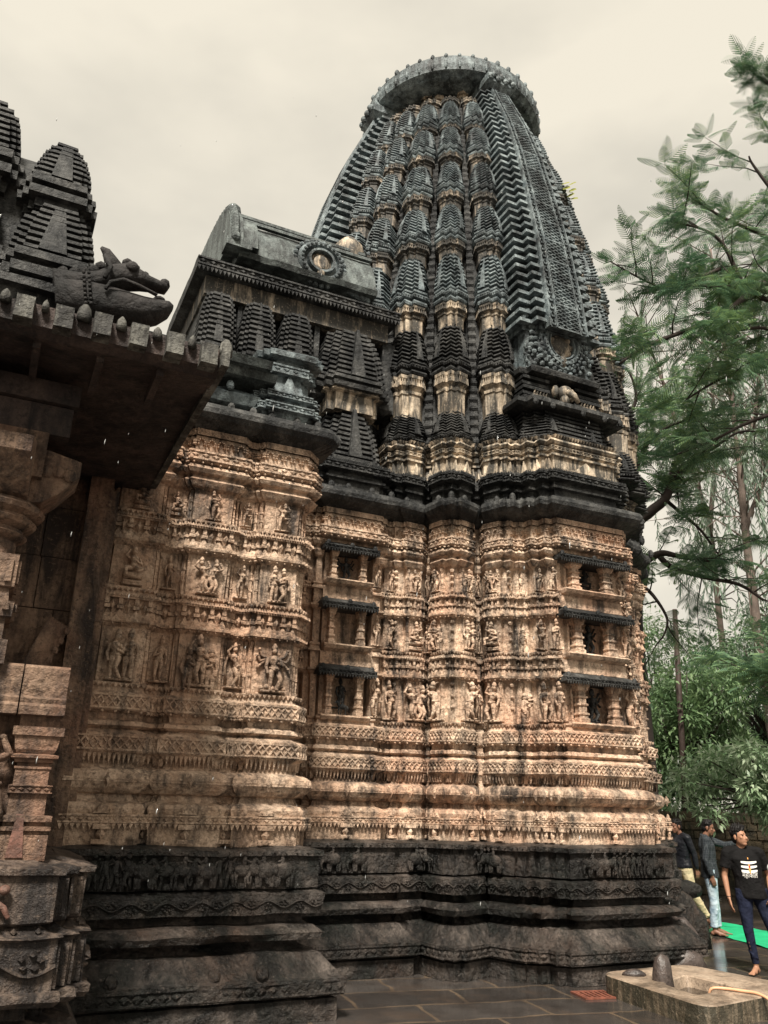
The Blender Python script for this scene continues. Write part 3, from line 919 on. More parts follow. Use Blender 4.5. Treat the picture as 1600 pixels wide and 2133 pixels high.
def niche(mb, dark, fr, tc, r, z0, z1, w, post=.13, roof_w=.56, roof=True, depth=.24):
    """niche with carved posts, sill below and a beaded stone awning above"""
    def B(m, t0, t1, r0, r1, za, zb):
        v = [fr(t0, r0, za), fr(t1, r0, za), fr(t1, r1, za), fr(t0, r1, za), fr(t0, r0, zb), fr(t1, r0, zb), fr(t1, r1, zb), fr(t0, r1, zb)]
        m.add(v, [(0, 3, 2, 1), (4, 5, 6, 7), (0, 1, 5, 4), (1, 2, 6, 5), (2, 3, 7, 6), (3, 0, 4, 7)])
    H = z1 - z0
    for s in (-1, 1):
        c = tc + s * (w + post / 2)
        n = 7
        prof = [(0, 1.25), (.10, 1.25), (.12, 1.0), (.18, 1.0), (.20, 1.2), (.24, 1.2), (.26, .85), (.42, .85), (.44, 1.1), (.48, 1.1), (.50, .85), (.62, .8), (.64, 1.05), (.68, 1.05), (.70, .8), (.80, .8), (.84, 1.15), (.90, 1.25), (.91, 1.4), (1.0, 1.45)]
        hw = post / 2 * .85
        mb.rings([[fr(c - hw * k, r - .09, z0 + H * q), fr(c - hw * k, r + .06 * k - .05, z0 + H * q), fr(c + hw * k, r + .06 * k - .05, z0 + H * q), fr(c + hw * k, r - .09, z0 + H * q)] for q, k in prof], True, True, True)
    B(mb, tc - w - post * 1.3, tc + w + post * 1.3, r - depth - .05, r - depth, z0, z1)                # back
    for s in (-1, 1): B(mb, *sorted((tc + s * (w + post * .98), tc + s * (w + post * 1.6))), r - depth, r - .10, z0, z1)
    # sill: rounded ledge
    rr = [[fr(tc - roof_w * .82 * k, r - depth, z), fr(tc - roof_w * .82 * k, r + o, z), fr(tc + roof_w * .82 * k, r + o, z), fr(tc + roof_w * .82 * k, r - depth, z)] for z, o, k in ((z0 - .10, -.03, .9), (z0 - .07, .07, 1.0), (z0 - .03, .10, 1.02), (z0 - .005, .06, 1.0), (z0, -.02, .95))]
    mb.rings(rr, True, True, True)
    if roof:
        zr = z1 + .0
        prof = [(zr, .02, .97), (zr + .005, .115, 1.0), (zr + .065, .12, 1.0), (zr + .075, .09, .97), (zr + .11, .04, .90), (zr + .135, -.02, .84)]
        dark.rings([[fr(tc - roof_w * k, r - depth, z), fr(tc - roof_w * k, r + o, z), fr(tc + roof_w * k, r + o, z), fr(tc + roof_w * k, r - depth, z)] for z, o, k in prof], True, True, True)
        e = ((tc - roof_w, r + .115), (1, 0), (0, 1), roof_w * 2)
        f = Face(dark, fr, e)
        f.beads(zr + .008, zr + .06, .018); f.fringe(zr - .035, zr + .008, .04, .015)
        for u in (.06, roof_w, roof_w * 2 - .06):
            dark.ell(fr(tc - roof_w + u, r + .09, zr + .085), (.035, .03, .045), 7, 5)

NICHES = [(2.87, 3.36), (3.76, 4.22), (4.62, 4.99)]
for (z0, z1) in NICHES:
    aw = MB()
    niche(wl, aw, bay, 0.02, BAY_R, z0, z1, .19, .16, .60)
    aw.build('niche_awning', BLACK, tower)
# wall filling behind and between the niche storeys
for za, zb in ((3.50, 3.66), (4.36, 4.52), (5.12, 5.2)):
    wl.rings([[bay(-.53, BAY_R - .30, z), bay(-.53, BAY_R - .02, z), bay(.53, BAY_R - .02, z), bay(.53, BAY_R - .30, z)] for z in (za, zb)], True, True, True)
for z0, z1 in NICHES:
    for s in (-1, 1):
        t0, t1 = sorted((s * .36, s * .53))
        wl.rings([[bay(t0, BAY_R - .3, z), bay(t0, BAY_R - .10, z), bay(t1, BAY_R - .10, z), bay(t1, BAY_R - .3, z)] for z in (z0 - .12, z1 + .02)], True, True, True)
o_aw = None

# mouldings of the spire body between the columns (dark core that narrows upward)
core = MB()
core.rings([circ(env(z) - .40, z) for z in np.linspace(5.8, 15.5, 40)], True, False, True)
for d in [a - 6.5 for a in COLS] + [COLS[-1] + 6.5]:
    for s in (1, -1):
        # thin ribbed strips in the recesses
        b = R(d) * s
        n = 110
        rr = []
        for i in range(n):
            z = 6.8 + (14.9 - 6.8) * i / (n - 1)
            k = env(z) / 3.4
            o = .0 if i % 2 else .035
            r = env(z) - .42 * k
            w = .055 * k + o * .3
            f3 = Frame(0, 0, b)
            for dz in (0, .03):
                rr.append([f3(-w, r - .1, z + dz), f3(-w, r + o + .05, z + dz), f3(w, r + o + .05, z + dz), f3(w, r - .1, z + dz)])
        core.rings(rr, False)

pl.build('plinth', WET, tower); wl.build('wall', TAN, tower); ev.build('eave', BLACK, tower); nk.build('dark_moulding', BLACK, tower)
nk2.build('pale_moulding', DRUM, tower); core.build('spire_core', BLACK, tower)

# the tiers of small spires, each on its drum
for d, s in col_specs:
    b = R(d) * s
    for lvl, (z0, z1) in enumerate(KUTA_Z):
        h = col_h(d, z0) * (1.12 if lvl < 2 else 1.05)
        rc = env(z0) - 1.131 * h + .02
        slope = (env(z1) - env(z0)) / (z1 - z0)
        tilt = math.atan(-slope) * .35
        rot = (Matrix.Rotation(-b, 3, 'Z') @ Matrix.Rotation(-tilt, 3, 'X')).to_euler()
        k = place(rv.choice(KMS if lvl > 1 else KMS2), 'miniature_spire', tower, (-rc * math.sin(b), -rc * math.cos(b), z0), scale=(h, h, z1 - z0), rot=rot)
        zt = KUTA_Z[lvl + 1][0] if lvl + 1 < len(KUTA_Z) else 15.0
        hd = col_h(d, z1) * 1.0
        rd = env(z1) - 1.131 * hd * 1.03
        place(DM if lvl < 2 else DM2, 'pillar_drum', tower, (-rd * math.sin(b), -rd * math.cos(b), z1 - .10), -b, (hd, hd, zt - z1 + .12))

# lata: the tall central band of each face
def lata(b, zb, with_panel=True):
    fr0 = Frame(0, 0, b)
    mb, pn = MB(), MB()
    n = 35
    z_top = 15.25
    def half(z): return np.interp(z, [6, 9, 12, 14.5, 15.3], [.40, .37, .30, .22, .19])
    def rad(z): return env(z) + np.interp(z, [6, 9, 12, 14, 15.3], [.34, .30, .27, .25, .24])
    rings = []
    zs = []
    d = (z_top - zb) / n
    for i in range(n):
        z = zb + i * d
        zs += [(z, -.10), (z + d * .44, -.10), (z + d * .47, .0), (z + d * .84, -.005), (z + d * .97, -.07)]
    for z, o in zs:
        k = half(z) / .37
        w, r = half(z), rad(z)
        P = [(w * 1.0, r - .03), (w + .19 * k, r - .03), (w + .19 * k, r - .17 * k), (w + .40 * k, r - .17 * k), (w + .40 * k, r - .95 * k)]
        right = [fr0(P[0][0], P[0][1] + min(o, -.0), z), fr0(P[1][0] + o, P[1][1] + o, z), fr0(P[2][0] + o, P[2][1] + o, z), fr0(P[3][0] + o, P[3][1] + o, z), fr0(P[4][0] + o, P[4][1], z)]
        left = [fr0(-P[0][0], P[0][1] + min(o, -.0), z), fr0(-P[1][0] - o, P[1][1] + o, z), fr0(-P[2][0] - o, P[2][1] + o, z), fr0(-P[3][0] - o, P[3][1] + o, z), fr0(-P[4][0] - o, P[4][1], z)][::-1]
        rings.append(left + right)
    mb.rings(rings, True, True, True)
    # carved panel: recessed sheet under a mesh of bars
    m = 84
    zz = np.linspace(zb, z_top, m + 1)
    def pr(u, d_, z): return fr0(u * half(z), rad(z) + d_, z)
    pn.rings([[pr(-1, -.1, z), pr(-1, .0, z), pr(1, .0, z), pr(1, -.1, z)] for z in zz], True, True, True)
    dt = .028
    def bar(u0, u1, za, zb_, t):
        pn.add([pr(u0 - t, 0, za), pr(u0 + t, 0, za), pr(u1 + t, 0, zb_), pr(u1 - t, 0, zb_), pr(u0 - t * .7, dt, za), pr(u0 + t * .7, dt, za), pr(u1 + t * .7, dt, zb_), pr(u1 - t * .7, dt, zb_)],
               [(4, 5, 6, 7), (0, 4, 7, 3), (5, 1, 2, 6)])
    for i in range(m):
        za, zb_ = zz[i], zz[i + 1]
        for u in (-.95, -.60, .60, .95): bar(u, u, za, zb_, .05)
        for c in (-.4, 0, .4):
            bar(c - .2, c, za, (za + zb_) / 2, .045); bar(c, c + .2, (za + zb_) / 2, za, .045)
            bar(c - .2, c, zb_, (za + zb_) / 2, .045); bar(c, c + .2, (za + zb_) / 2, zb_, .045)
        if i % 2 == 0:
            for c in (-.77, .77):
                s = 1 if (i // 2) % 2 else -1
                zc = zz[i + 1] if i + 1 < m else zb_
                for j in range(6):
                    a = j * 1.05
                    bar(c + .10 * math.cos(a), c + .10 * math.cos(a + 1.05), zc + .055 * math.sin(a), zc + .055 * math.sin(a + 1.05), .022)
        if i % 6 == 0:
            pn.add([pr(-.6, dt * 1.2, za - .012), pr(.6, dt * 1.2, za - .012), pr(.6, dt * 1.2, za + .012), pr(-.6, dt * 1.2, za + .012), pr(-.6, 0, za - .012), pr(.6, 0, za - .012)], [(0, 1, 2, 3), (4, 5, 1, 0)])
    t = mb.build('spine', TEAL, tower); p = pn.build('lattice_panel', TEAL, t)
    # lion-mask crown stone under the disc
    cn = MB()
    r, w = rad(z_top), half(z_top)
    cn.rings([[fr0(-w * k, r - .5, z), fr0(-w * k, r + o, z), fr0(w * k, r + o, z), fr0(w * k, r - .5, z)] for z, o, k in ((z_top, .02, 1.2), (z_top + .12, .10, 1.7), (z_top + .28, .10, 1.7), (z_top + .36, .05, 1.4), (z_top + .50, .06, 1.3), (z_top + .56, -.1, 1.0))], True, True, True)
    for j in range(7):
        cn.ell(fr0((j - 3) * w * .45, r + .10, z_top + .2 + .08 * (j % 2)), (.07, .07, .08), 7, 5)
    cn.build('crest', TEAL, t)
lata(0.0, 8.80); lata(R(90), 8.6); lata(R(-90), 8.6)

# bay storeys between the eave and the lata: twin ribbed spires, slab canopy, elephant niche, medallion
def bay_top(fr, full=True):
    for t, wd in ((-.42, .36), (.34, .30)):
        c = fr(t, BAY_R - .44, 6.80)
        place(KM2, 'miniature_spire', tower, c, -fr.b + R(45), (wd, wd, .62))
    dk, ln, md = MB(), MB(), MB()
    def low(m):
        m.v = [(p[0], p[1], p[2] - .20) for p in m.v]
        return m
    def B(m, t0, t1, r0, r1, za, zb):
        v = [fr(t0, r0, za), fr(t1, r0, za), fr(t1, r1, za), fr(t0, r1, za), fr(t0, r0, zb), fr(t1, r0, zb), fr(t1, r1, zb), fr(t0, r1, zb)]
        m.add(v, [(0, 3, 2, 1), (4, 5, 6, 7), (0, 1, 5, 4), (1, 2, 6, 5), (2, 3, 7, 6), (3, 0, 4, 7)])
    for i in range(11):   # ribbed flank of the bay
        z = 6.82 + i * .066
        P, D = pier_poly([(.52, BAY_R - .14), (.66, BAY_R - .22), (.78, BAY_R - .34)], 2.3)
        solid(dk, fr, P, D, [(z, -.03 - i * .004), (z + .02, -.03 - i * .004), (z + .024, .02 - i * .004), (z + .06, .015 - i * .004)])
    P, D = pier_poly([(.62, BAY_R - .22), (.78, BAY_R - .36)], 2.0)
    solid(dk, fr, P, D, [(7.55, -.1), (7.56, .16), (7.60, .20), (7.68, .18), (7.72, .06), (7.75, -.02)])
    for u in (-.75, -.45, .1, .5, .8): dk.ell(fr(u, BAY_R - .04, 7.57), (.05, .04, .06), 7, 5)
    P2, D2 = pier_poly([(.58, BAY_R - .42), (.72, BAY_R - .52)], 2.0)
    solid(dk, fr, P2, D2, [(7.72, -.1), (8.25, -.1)])
    for i in range(5):
        for s in (-1, 1):
            z = 7.80 + i * .085
            t0, t1 = sorted((s * .24, s * .72))
            B(dk, t0, t1, 2.6, BAY_R - .36 - .03 * (i % 2), z, z + .05)
    for s in (-1, 1): 
        t0, t1 = sorted((s * .30, s * .58))
        ln = MB()
        B(ln, t0, t1, 3.0, BAY_R - .30, 7.75, 7.86)
        f = Face(ln, fr, ((t0, BAY_R - .30), (1, 0), (0, 1), t1 - t0)); f.leafrow(7.86, 7.93, -.05); f.studs(7.80, .03, .08, .03)
        low(ln).build('pale_crest', DRUM, tower)
    # elephant head and trunk in the little niche
    e = MB()
    e.ell(fr(.0, BAY_R - .32, 8.0), (.13, .13, .13), 9, 7); e.tube([fr(0, BAY_R - .22, 7.98), fr(.02, BAY_R - .12, 7.88), fr(.10, BAY_R - .12, 7.78)], [.06, .05, .03], 7)
    e.ell(fr(-.06, BAY_R - .25, 7.83), (.07, .09, .1), 7, 5); e.ell(fr(-.15, BAY_R - .35, 8.02), (.05, .08, .11), 7, 5); e.ell(fr(.15, BAY_R - .35, 8.02), (.05, .08, .11), 7, 5)
    low(e).build('elephant_relief', DRUM, tower, True)
    solid(dk, fr, *pier_poly([(.60, BAY_R - .30), (.74, BAY_R - .42)], 2.0), [(8.22, -.12), (8.23, .04), (8.30, .06), (8.36, .0), (8.40, -.1)])
    # medallion
    zc, rr, rf = 8.86, .40, BAY_R - .36
    def circ2(r, d, n=40): return [fr(r * math.cos(2 * math.pi * i / n), rf + d, zc + r * math.sin(2 * math.pi * i / n) * 1.04) for i in range(n)]
    md.rings([circ2(.44, -.4), circ2(.44, .0), circ2(.41, .05), circ2(.375, .055), circ2(.36, .02), circ2(.345, .02), circ2(.335, .08), circ2(.285, .09), circ2(.27, .04), circ2(.255, .04), circ2(.245, .08), circ2(.225, .07), circ2(.215, -.06)])
    for i in range(30):
        a = 2 * math.pi * i / 30
        for r_, q, dd in ((.39, .026, .055), (.31, .02, .085), (.47, .04, .02), (.53, .045, -.01)):
            j = random.uniform(-.03, .03)
            md.ell(fr((r_ + j) * math.cos(a), rf + dd, zc + (r_ + j) * math.sin(a)), (q, q, q), 6, 4)
    for i in range(150):
        t, z = random.uniform(-.66, .66), random.uniform(8.42, 9.42)
        if math.hypot(t, z - zc) > .46: q = random.uniform(.022, .048); md.ell(fr(t, rf - .03, z), (q, q, q), 6, 4)
    md.rings([[fr(-.62, 2.4, z), fr(-.62, rf - .05, z), fr(.62, rf - .05, z), fr(.62, 2.4, z)] for z in (8.36, 9.5)], True, True, True)
    low(dk).build('bay_storey', BLACK, tower)
    mo = low(md).build('medallion', TEAL, tower)
    fc = MB()
    fc.ell(fr(0, rf + .0, zc - .02), (.19, .08, .19), 14, 10, Matrix.Rotation(-fr.b, 3, 'Z'))
    for i in range(9):
        a = 2 * math.pi * i / 9
        fc.ell(fr(.175 * math.cos(a), rf + .01, zc + .175 * math.sin(a)), (.055, .055, .055), 8, 5)
    fc.ell(fr(0, rf + .05, zc - .30), (.07, .05, .10), 8, 6)
    low(fc).build('mask', DRUM, mo, True)
bay_top(bay); bay_top(Frame(0, 0, R(-90)), False)

# shoulder and the great ribbed disc
cp = MB()
cp.rings([circ(r, z, 128) for r, z in ((1.15, 15.1), (1.20, 15.50), (1.60, 15.53), (1.80, 15.57), (1.91, 15.66), (1.935, 15.80), (1.92, 15.98), (1.84, 16.10), (1.4, 16.25), (.8, 16.36), (.6, 16.38))], True, True, True)
for i in range(44):
    a = 2 * math.pi * i / 44
    w = random.uniform(.8, 1.1)
    cp.ell((1.76 * math.cos(a), 1.76 * math.sin(a), 15.57), (.065, .065, .04), 7, 5)
    cp.ell((1.90 * math.cos(a), 1.90 * math.sin(a), 16.02), (.05 * w, .05 * w, .075 * w), 7, 5)
    cp.ell((1.925 * math.cos(a), 1.925 * math.sin(a), 15.78), (.035, .035, .10), 7, 5)
    if i % 2: cp.ell((1.50 * math.cos(a), 1.50 * math.sin(a), 15.53), (.12, .12, .035), 8, 5)
cp.build('crowning_disc', TEAL, tower)
sh = MB()
for i in range(36):
    a = 2 * math.pi * i / 36
    fr = Frame(0, 0, a)
    hgt = 15.0 + .25 * ((i * 7) % 3) / 2
    for (z0, z1, r, w) in ((14.5, hgt, 1.50, .10), (hgt, hgt + .10, 1.55, .115), (hgt + .10, hgt + .22, 1.48, .10), (hgt + .22, hgt + .32, 1.53, .115)):
        sh.rings([[fr(-w, 1.0, z), fr(-w, r - .06, z), fr(0, r, z), fr(w, r - .06, z), fr(w, 1.0, z)] for z in (z0, z1)], True, True, True)
sh.build('shoulder_course', DRUM, tower)

# sculpture on the columns and bay
rk = random.Random(3)
for d, s in col_specs:
    if s == -1 and d > 40: continue
    if s == 1 and d > 60: continue
    b = R(d) * s
    for z0, z1 in FIG_ROWS:
        b2 = b + R(6.5)
        f2 = Frame(-2.93 * math.sin(b2), -2.93 * math.cos(b2), b2)
        put_figure(tower, rk.choice((0, 1, 6)), TAN, f2, 0, .12, z0, z1, 0, rk.random() < .5, .55)
    h = .345 if abs(d - 43.5) < 1 else .30
    rc = (3.44 if s > 0 else 3.26 if d < 20 else 3.12) - 1.131 * h
    fr = Frame(-rc * math.sin(b), -rc * math.cos(b), b)
    for ri, (z0, z1) in enumerate(FIG_ROWS):
        for sd in (-1, 1):
            for u, big in ((.04, 1),):
                k = rk.choice((0, 1, 2, 3, 4, 5, 6, 7, 8)) if big else rk.choice((0, 1, 4, 6))
                t, r = sd * (1 - u) * _Q * h, (1 + u) * _Q * h
                put_figure(tower, k, TAN, fr, t, r, z0, z1, R(45) * sd, rk.random() < .5, 1.0 if big else .8)
    for sd in (-1, 1):
        t, r = sd * .92 * _Q * h + sd * .24 * _Q, 1.08 * _Q * h + .25 * _Q
        for q in (-.07, .10):
            put_beast(tower, rk.choice((0, 0, 0, 1, 2)), WET, fr, t + sd * q * _Q, r - q * _Q, 1.08, 1.33, R(45) * sd, rk.random() < .4)
for ri, (z0, z1) in enumerate(FIG_ROWS):
    for t, r, tn in ((-.58, BAY_R - .10, 0), (-.70, BAY_R - .24, 0), (.58, BAY_R - .10, 0), (.71, BAY_R - .24, 0), (.80, BAY_R - .42, 0)):
        put_figure(tower, rk.choice((0, 1, 4, 6)), TAN, bay, t, r, z0, z1, tn, rk.random() < .5, .85)
for (z0, z1), k in zip(NICHES, (8, 8, 3)):
    put_figure(tower, k, BLACK, bay, .02, BAY_R - .20, z0, z1 - .01, 0, False, .95)
for i, t in enumerate(np.linspace(-.47, .47, 6)):
    put_beast(tower, (0, 0, 2, 2, 2, 0)[i], WET, bay, t, BAY_R + .25, 1.08, 1.33, 0, i % 2 == 1)

# ------------------------------------------------------------------ the hall: side wall with three pilasters, vestibule bay, curved roof
hall = thing('temple_hall', 'tan carved hall with three figure pilasters between the dark porch and tall spire', 'temple hall', (-4.8, -3.6, 0), True)
hp, hw_, he, hn, hr = MB(), MB(), MB(), MB(), MB()
HR = 4.20
back = 3.3
PIERS = [(-6.10, .21, 0.0), (-5.36, .21, 0.0), (-4.60, .20, 0.0)]
HEDGE = -4.33
def wall_slab(mb, x0, x1, r, prof, ret=True):
    """plain run of the same courses"""
    fr = Frame(0, 0, 0)
    P = [(x0, 2.2), (x0, r), (x1, r), (x1, 2.2)]
    D = [(0, 0), (0, 1), (1, 1), (1, 0)]
    solid(mb, fr, P, D, prof, rough=.028 if mb is hp else .010)
    return P, D
P, D = wall_slab(hw_, -7.2, HEDGE - .02, HR - .17, WALL); dress_wall(hw_, Frame(0, 0, 0), P[1:3], D[1:3])
P, D = wall_slab(he, -7.2, HEDGE - .02, HR - .10, EAVE)
HPL = [(z, o) for z, o in PLINTH]
P, D = wall_slab(hp, -7.4, HEDGE, HR - .02, HPL)
dress_plinth(hp, Frame(0, 0, 0), P[1:3], D[1:3])
for cx, w, _ in PIERS:
    fr = Frame(cx, 0, 0)
    P, D = pier_poly([(w, HR), (w + .045, HR - .05), (w + .09, HR - .10), (w + .13, HR - .14)], 3.6)
    solid(hw_, fr, P, D, WALL); dress_wall(hw_, fr, P, D, .035)
    solid(he, fr, P, D, EAVE)
    for z0, z1 in FIG_ROWS:
        for t, r in ((w + .02, HR - .05), (w + .068, HR - .10), (w + .11, HR - .14)):
            for sd in (-1, 1): colonnette(hw_, fr, sd * t, r, z0, z1, .016)
    for k in (-.25, .05, .3): he.ell(fr(k, HR + .14, 5.845), (.05, .05, .08), 7, 5)
for cx in (-5.73, -4.98, -6.45):
    fr = Frame(cx, 0, 0)
    P, D = pier_poly([(.085, HR - .09), (.115, HR - .13)], 3.6)
    solid(hw_, fr, P, D, WALL); dress_wall(hw_, fr, P, D, .04)
# chipped bosses along the plinth slope
for cx in (-4.62, -5.05, -5.9, -6.3):
    hp.ell((cx, -(HR + .40), .40), (.06, .06, .07), 7, 5)
hfr = Frame(0, 0, 0)
# vestibule wall set back between hall and shrine, with its own niche bay
VR = 2.50
P, D = wall_slab(hw_, HEDGE - .1, -2.2, VR - .18, WALL)
wall_slab(hp, HEDGE - .1, -2.2, VR - .12, PLINTH); wall_slab(he, HEDGE - .1, -2.2, VR - .12, EAVE)
wall_slab(hn, HEDGE - .1, -2.2, VR - .2, NECK)
VF = Frame(-3.10, 0, 0)
VB = [(.36, VR + .10), (.46, VR + .02), (.54, VR - .06)]
P, D = pier_poly(VB, 1.6)
solid(hp, VF, P, D, PLINTH); dress_plinth(hp, VF, P, D)
solid(hw_, VF, P, D, [q for q in WALL if q[0] < 2.845])
solid(hw_, VF, P, D, [q for q in WALL if q[0] > 5.16])
solid(he, VF, P, D, EAVE); solid(hn, VF, P, D, NECK); dress_neck(hn, VF, P, D)
tmp = MB(); dress_wall(tmp, VF, P, D)
for f in tmp.f:
    c = [tmp.v[i] for i in f]
    z = sum(p[2] for p in c) / len(c)
    if not (2.78 < z < 5.12): hw_.add(c, [tuple(range(len(c)))])
for s in (-1, 1):
    q = [(.37, VR - .2), (.37, VR + .02), (.46, VR + .02), (.46, VR - .06), (.54, VR - .06), (.54, 1.6), (.37, 1.6)]
    dd = [(0, 0), (0, 1), (1, 1), (1, 1), (1, 1), (1, 0), (0, 0)]
    solid(hw_, VF, [(s * a, b) for a, b in q], [(s * a, b) for a, b in dd], [q_ for q_ in WALL if 2.80 < q_[0] < 5.2])
hw_.rings([[VF(-.5, 1.6, z), VF(-.5, VR - .18, z), VF(.5, VR - .18, z), VF(.5, 1.6, z)] for z in (2.8, 5.2)], True, True, True)
for (z0, z1) in NICHES:
    haw = MB()
    niche(hw_, haw, VF, -.02, VR + .10, z0, z1, .165, .09, .40, True, .22)
    haw.build('niche_awning', BLACK, hall)
for za, zb in ((3.50, 3.66), (4.36, 4.52), (5.12, 5.2)):
    hw_.rings([[VF(-.36, VR - .2, z), VF(-.36, VR + .07, z), VF(.36, VR + .07, z), VF(.36, VR - .2, z)] for z in (za, zb)], True, True, True)
for cx, r in ((-3.80, VR - .02), (-4.08, VR - .08), (-2.42, VR - .06)):
    fr = Frame(cx, 0, 0)
    P, D = pier_poly([(.10, r), (.13, r - .05)], 1.6)
    solid(hw_, fr, P, D, WALL); dress_wall(hw_, fr, P, D, .05); solid(hp, fr, P, D, PLINTH)
for b_ in (he,):
    for u in (-.4, -.15, .2, .5): b_.ell(VF(u, VR + .28, 5.845), (.05, .05, .08), 7, 5)

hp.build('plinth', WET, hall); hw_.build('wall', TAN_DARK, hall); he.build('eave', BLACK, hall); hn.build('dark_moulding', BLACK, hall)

# superstructure of the vestibule: ribbed storeys below a long barrel roof with a gable
sp = MB()
def slab_run(mb, x0, x1, r, prof):
    solid(mb, hfr, [(x0, .2), (x0, r), (x1, r), (x1, .2)], [(-1, 0), (-1, 1), (1, 1), (1, 0)], prof)
slab_run(sp, -5.35, -2.6, 2.05, [(5.6, 0), (9.1, 0)])
VK = KM2
for z0, z1, xs in ((6.34, 7.20, ((-3.10, .50),)), (7.62, 8.52, ((-3.10, .56),))):
    for cx, wd in xs:
        # broad ribbed spire set flat to the wall
        rb = MB()
        n = 10
        prof = [(z0 - .16, -.04), (z0 - .15, .05), (z0 - .09, .07), (z0 - .08, 0), (z0 - .03, .0), (z0 - .02, .05), (z0 + .03, .05), (z0 + .035, -.02)]
        for i in range(n):
            t = i / (n - 1); d = (z1 - z0 - .05) / n; za = z0 + .05 + i * d; e = -.13 * t ** 1.5
            prof += [(za, e - .055), (za + d * .36, e - .055), (za + d * .42, e), (za + d * .9, e - .004), (za + d * .98, e - .05)]
        P, D = pier_poly([(wd * .58, VR + .10), (wd * .76, VR + .02), (wd * .94, VR - .07)], 1.6)
        fr = Frame(cx, 0, 0)
        solid(rb, fr, P, D, prof)
        tg = [(-.20 * wd, z0 + .06), (.20 * wd, z0 + .06), (.02, z1 - .02), (-.02, z1 - .02)]
        rb.add([fr(u, VR + .10 + (.05 if i < 2 else -.04), z) for i, (u, z) in enumerate(tg)] + [fr(u, VR - .1, z) for u, z in tg], [(0, 1, 2, 3), (1, 0, 4, 5), (2, 1, 5, 6), (0, 3, 7, 4)])
        rb.build('miniature_spire', BLACK, hall)
dk = MB(); P, D = pier_poly([(.30, VR + .02), (.40, VR - .06)], 1.6)
solid(dk, Frame(-3.10, 0, 0), P, D, [(7.16, 0), (7.42, 0), (7.43, .06), (7.50, .06), (7.51, 0)])
for e in edges(P, D, .06): Face(dk, Frame(-3.10, 0, 0), e).beads(7.435, 7.495, .012)
dk.build('pillar_drum', DRUM, hall)
# rounded ribbed turrets along the upper storey
tur = MB()
n = 10
prof = [(0, .95), (.04, 1.06), (.09, 1.06), (.10, .95)]
for i in range(n):
    t = i / (n - 1); d = .86 / n; za = .11 + i * d; e = 1.0 - .28 * t ** 3.0
    prof += [(za, e * .86), (za + d * .38, e * .86), (za + d * .44, e), (za + d * .9, e * .985), (za + d * .98, e * .88)]
prof += [(.975, .55), (1.0, .3)]
TP, TD = pier_poly([(.62, 1.0), (.80, .82), (1.0, .60)], -.5)
tur.rings([[(p[0] * k, -p[1] * k, z) for p in TP] for z, k in prof], True, True, True)
tur.add([(-.24, -1.08, .12), (.24, -1.08, .12), (.03, -.72, .98), (-.03, -.72, .98), (-.24, -.8, .12), (.24, -.8, .12), (.03, -.5, .98), (-.03, -.5, .98)], [(0, 1, 2, 3), (1, 0, 4, 5), (2, 1, 5, 6), (0, 3, 7, 4)])
TM = tur.mesh('turret'); TM.materials.append(BLACK)
for cx in (-5.16, -4.58, -4.00): place(TM, 'miniature_spire', hall, (cx, -(VR - .24), 7.62), 0, (.265, .265, .98))
for x0, x1 in ((-4.86, -4.80), (-4.36, -4.32), (-3.68, -3.60), (-2.55, -2.35)): sp.box(x0, x1, -(VR - .25), -1.9, 7.4, 8.6)
slab_run(sp, -5.45, -2.5, 2.25, [(7.35, 0), (7.40, .10), (7.50, .10), (7.56, 0)])
# pale frieze, then carved ledge with a hanging fringe
pf = MB(); slab_run(pf, -5.38, -2.5, 2.32, [(8.58, 0), (8.95, 0)])
pf.build('pale_frieze', DRUM2, hall)
slab_run(sp, -5.42, -2.5, 2.36, [(8.88, 0), (8.90, .12), (9.05, .13), (9.07, .02), (9.1, -.2)])
for e in edges([(-5.42, 2.36), (-2.5, 2.36)], [(-1, 1), (1, 1)], .13):
    f = Face(sp, hfr, e); f.beads(8.91, 9.04, .02); f.fringe(8.82, 8.89, .06, .015)
slab_run(sp, -5.30, -2.6, 1.95, [(9.05, 0), (9.45, 0)])
for x in (-5.0, -4.4, -3.95, -3.5, -3.0): sp.box(x - .16, x + .16, -2.05, -1.9, 9.12 , 9.34)
sp.build('storey', BLACK, hall)
# barrel roof
rf = MB()
RP = [(2.34, 9.34), (2.38, 9.42), (2.30, 9.48), (2.26, 9.70), (2.16, 9.95), (1.98, 10.20), (1.72, 10.40), (1.3, 10.56), (.7, 10.66), (0, 10.70)]
def roof_prof(k): return [(k * r, z) for r, z in RP]
xs = np.linspace(-4.95, -2.72, 12)
rings = []
for x in xs:
    w = random.uniform(-.012, .012)
    rings.append([(x, -r, z + w) for r, z in RP] + [(x, r, z + w) for r, z in RP[::-1]])
rf.rings(rings, True, True, True)
for r, z in ((2.08, 10.18), (1.80, 10.48)): rf.box(-4.95, -2.72, -r - .02, -r + .05, z - .02, z + .03)
rfo = rf.build('barrel_roof', ROOF, hall)
gb = MB()
for (xa, xb, g) in ((-5.12, -4.92, .10), (-4.92, -4.68, .06)):
    gb.rings([[(x, -(r + (g if r > .2 else 0)), z + g) for r, z in RP[1:]] + [(x, (r + (g if r > .2 else 0)), z + g) for r, z in RP[1:][::-1]] for x in (xa, xb)], True, True, True)
for i in range(26):
    t = i / 25 * (len(RP) - 2) + 1
    j = int(min(t, len(RP) - 2)); u = t - j
    r, z = RP[j][0] * (1 - u) + RP[j + 1][0] * u, RP[j][1] * (1 - u) + RP[j + 1][1] * u
    gb.ell((-5.05, -(r + .13), z + .11), (.07, .06, .07), 6, 5)
gb.ell((-5.0, -1.86, 10.42), (.14, .15, .18), 8, 6)
gb.box(-5.18, -4.80, -2.50, -2.2, 9.38, 9.50)
gb.build('gable_end', ROOF, rfo)
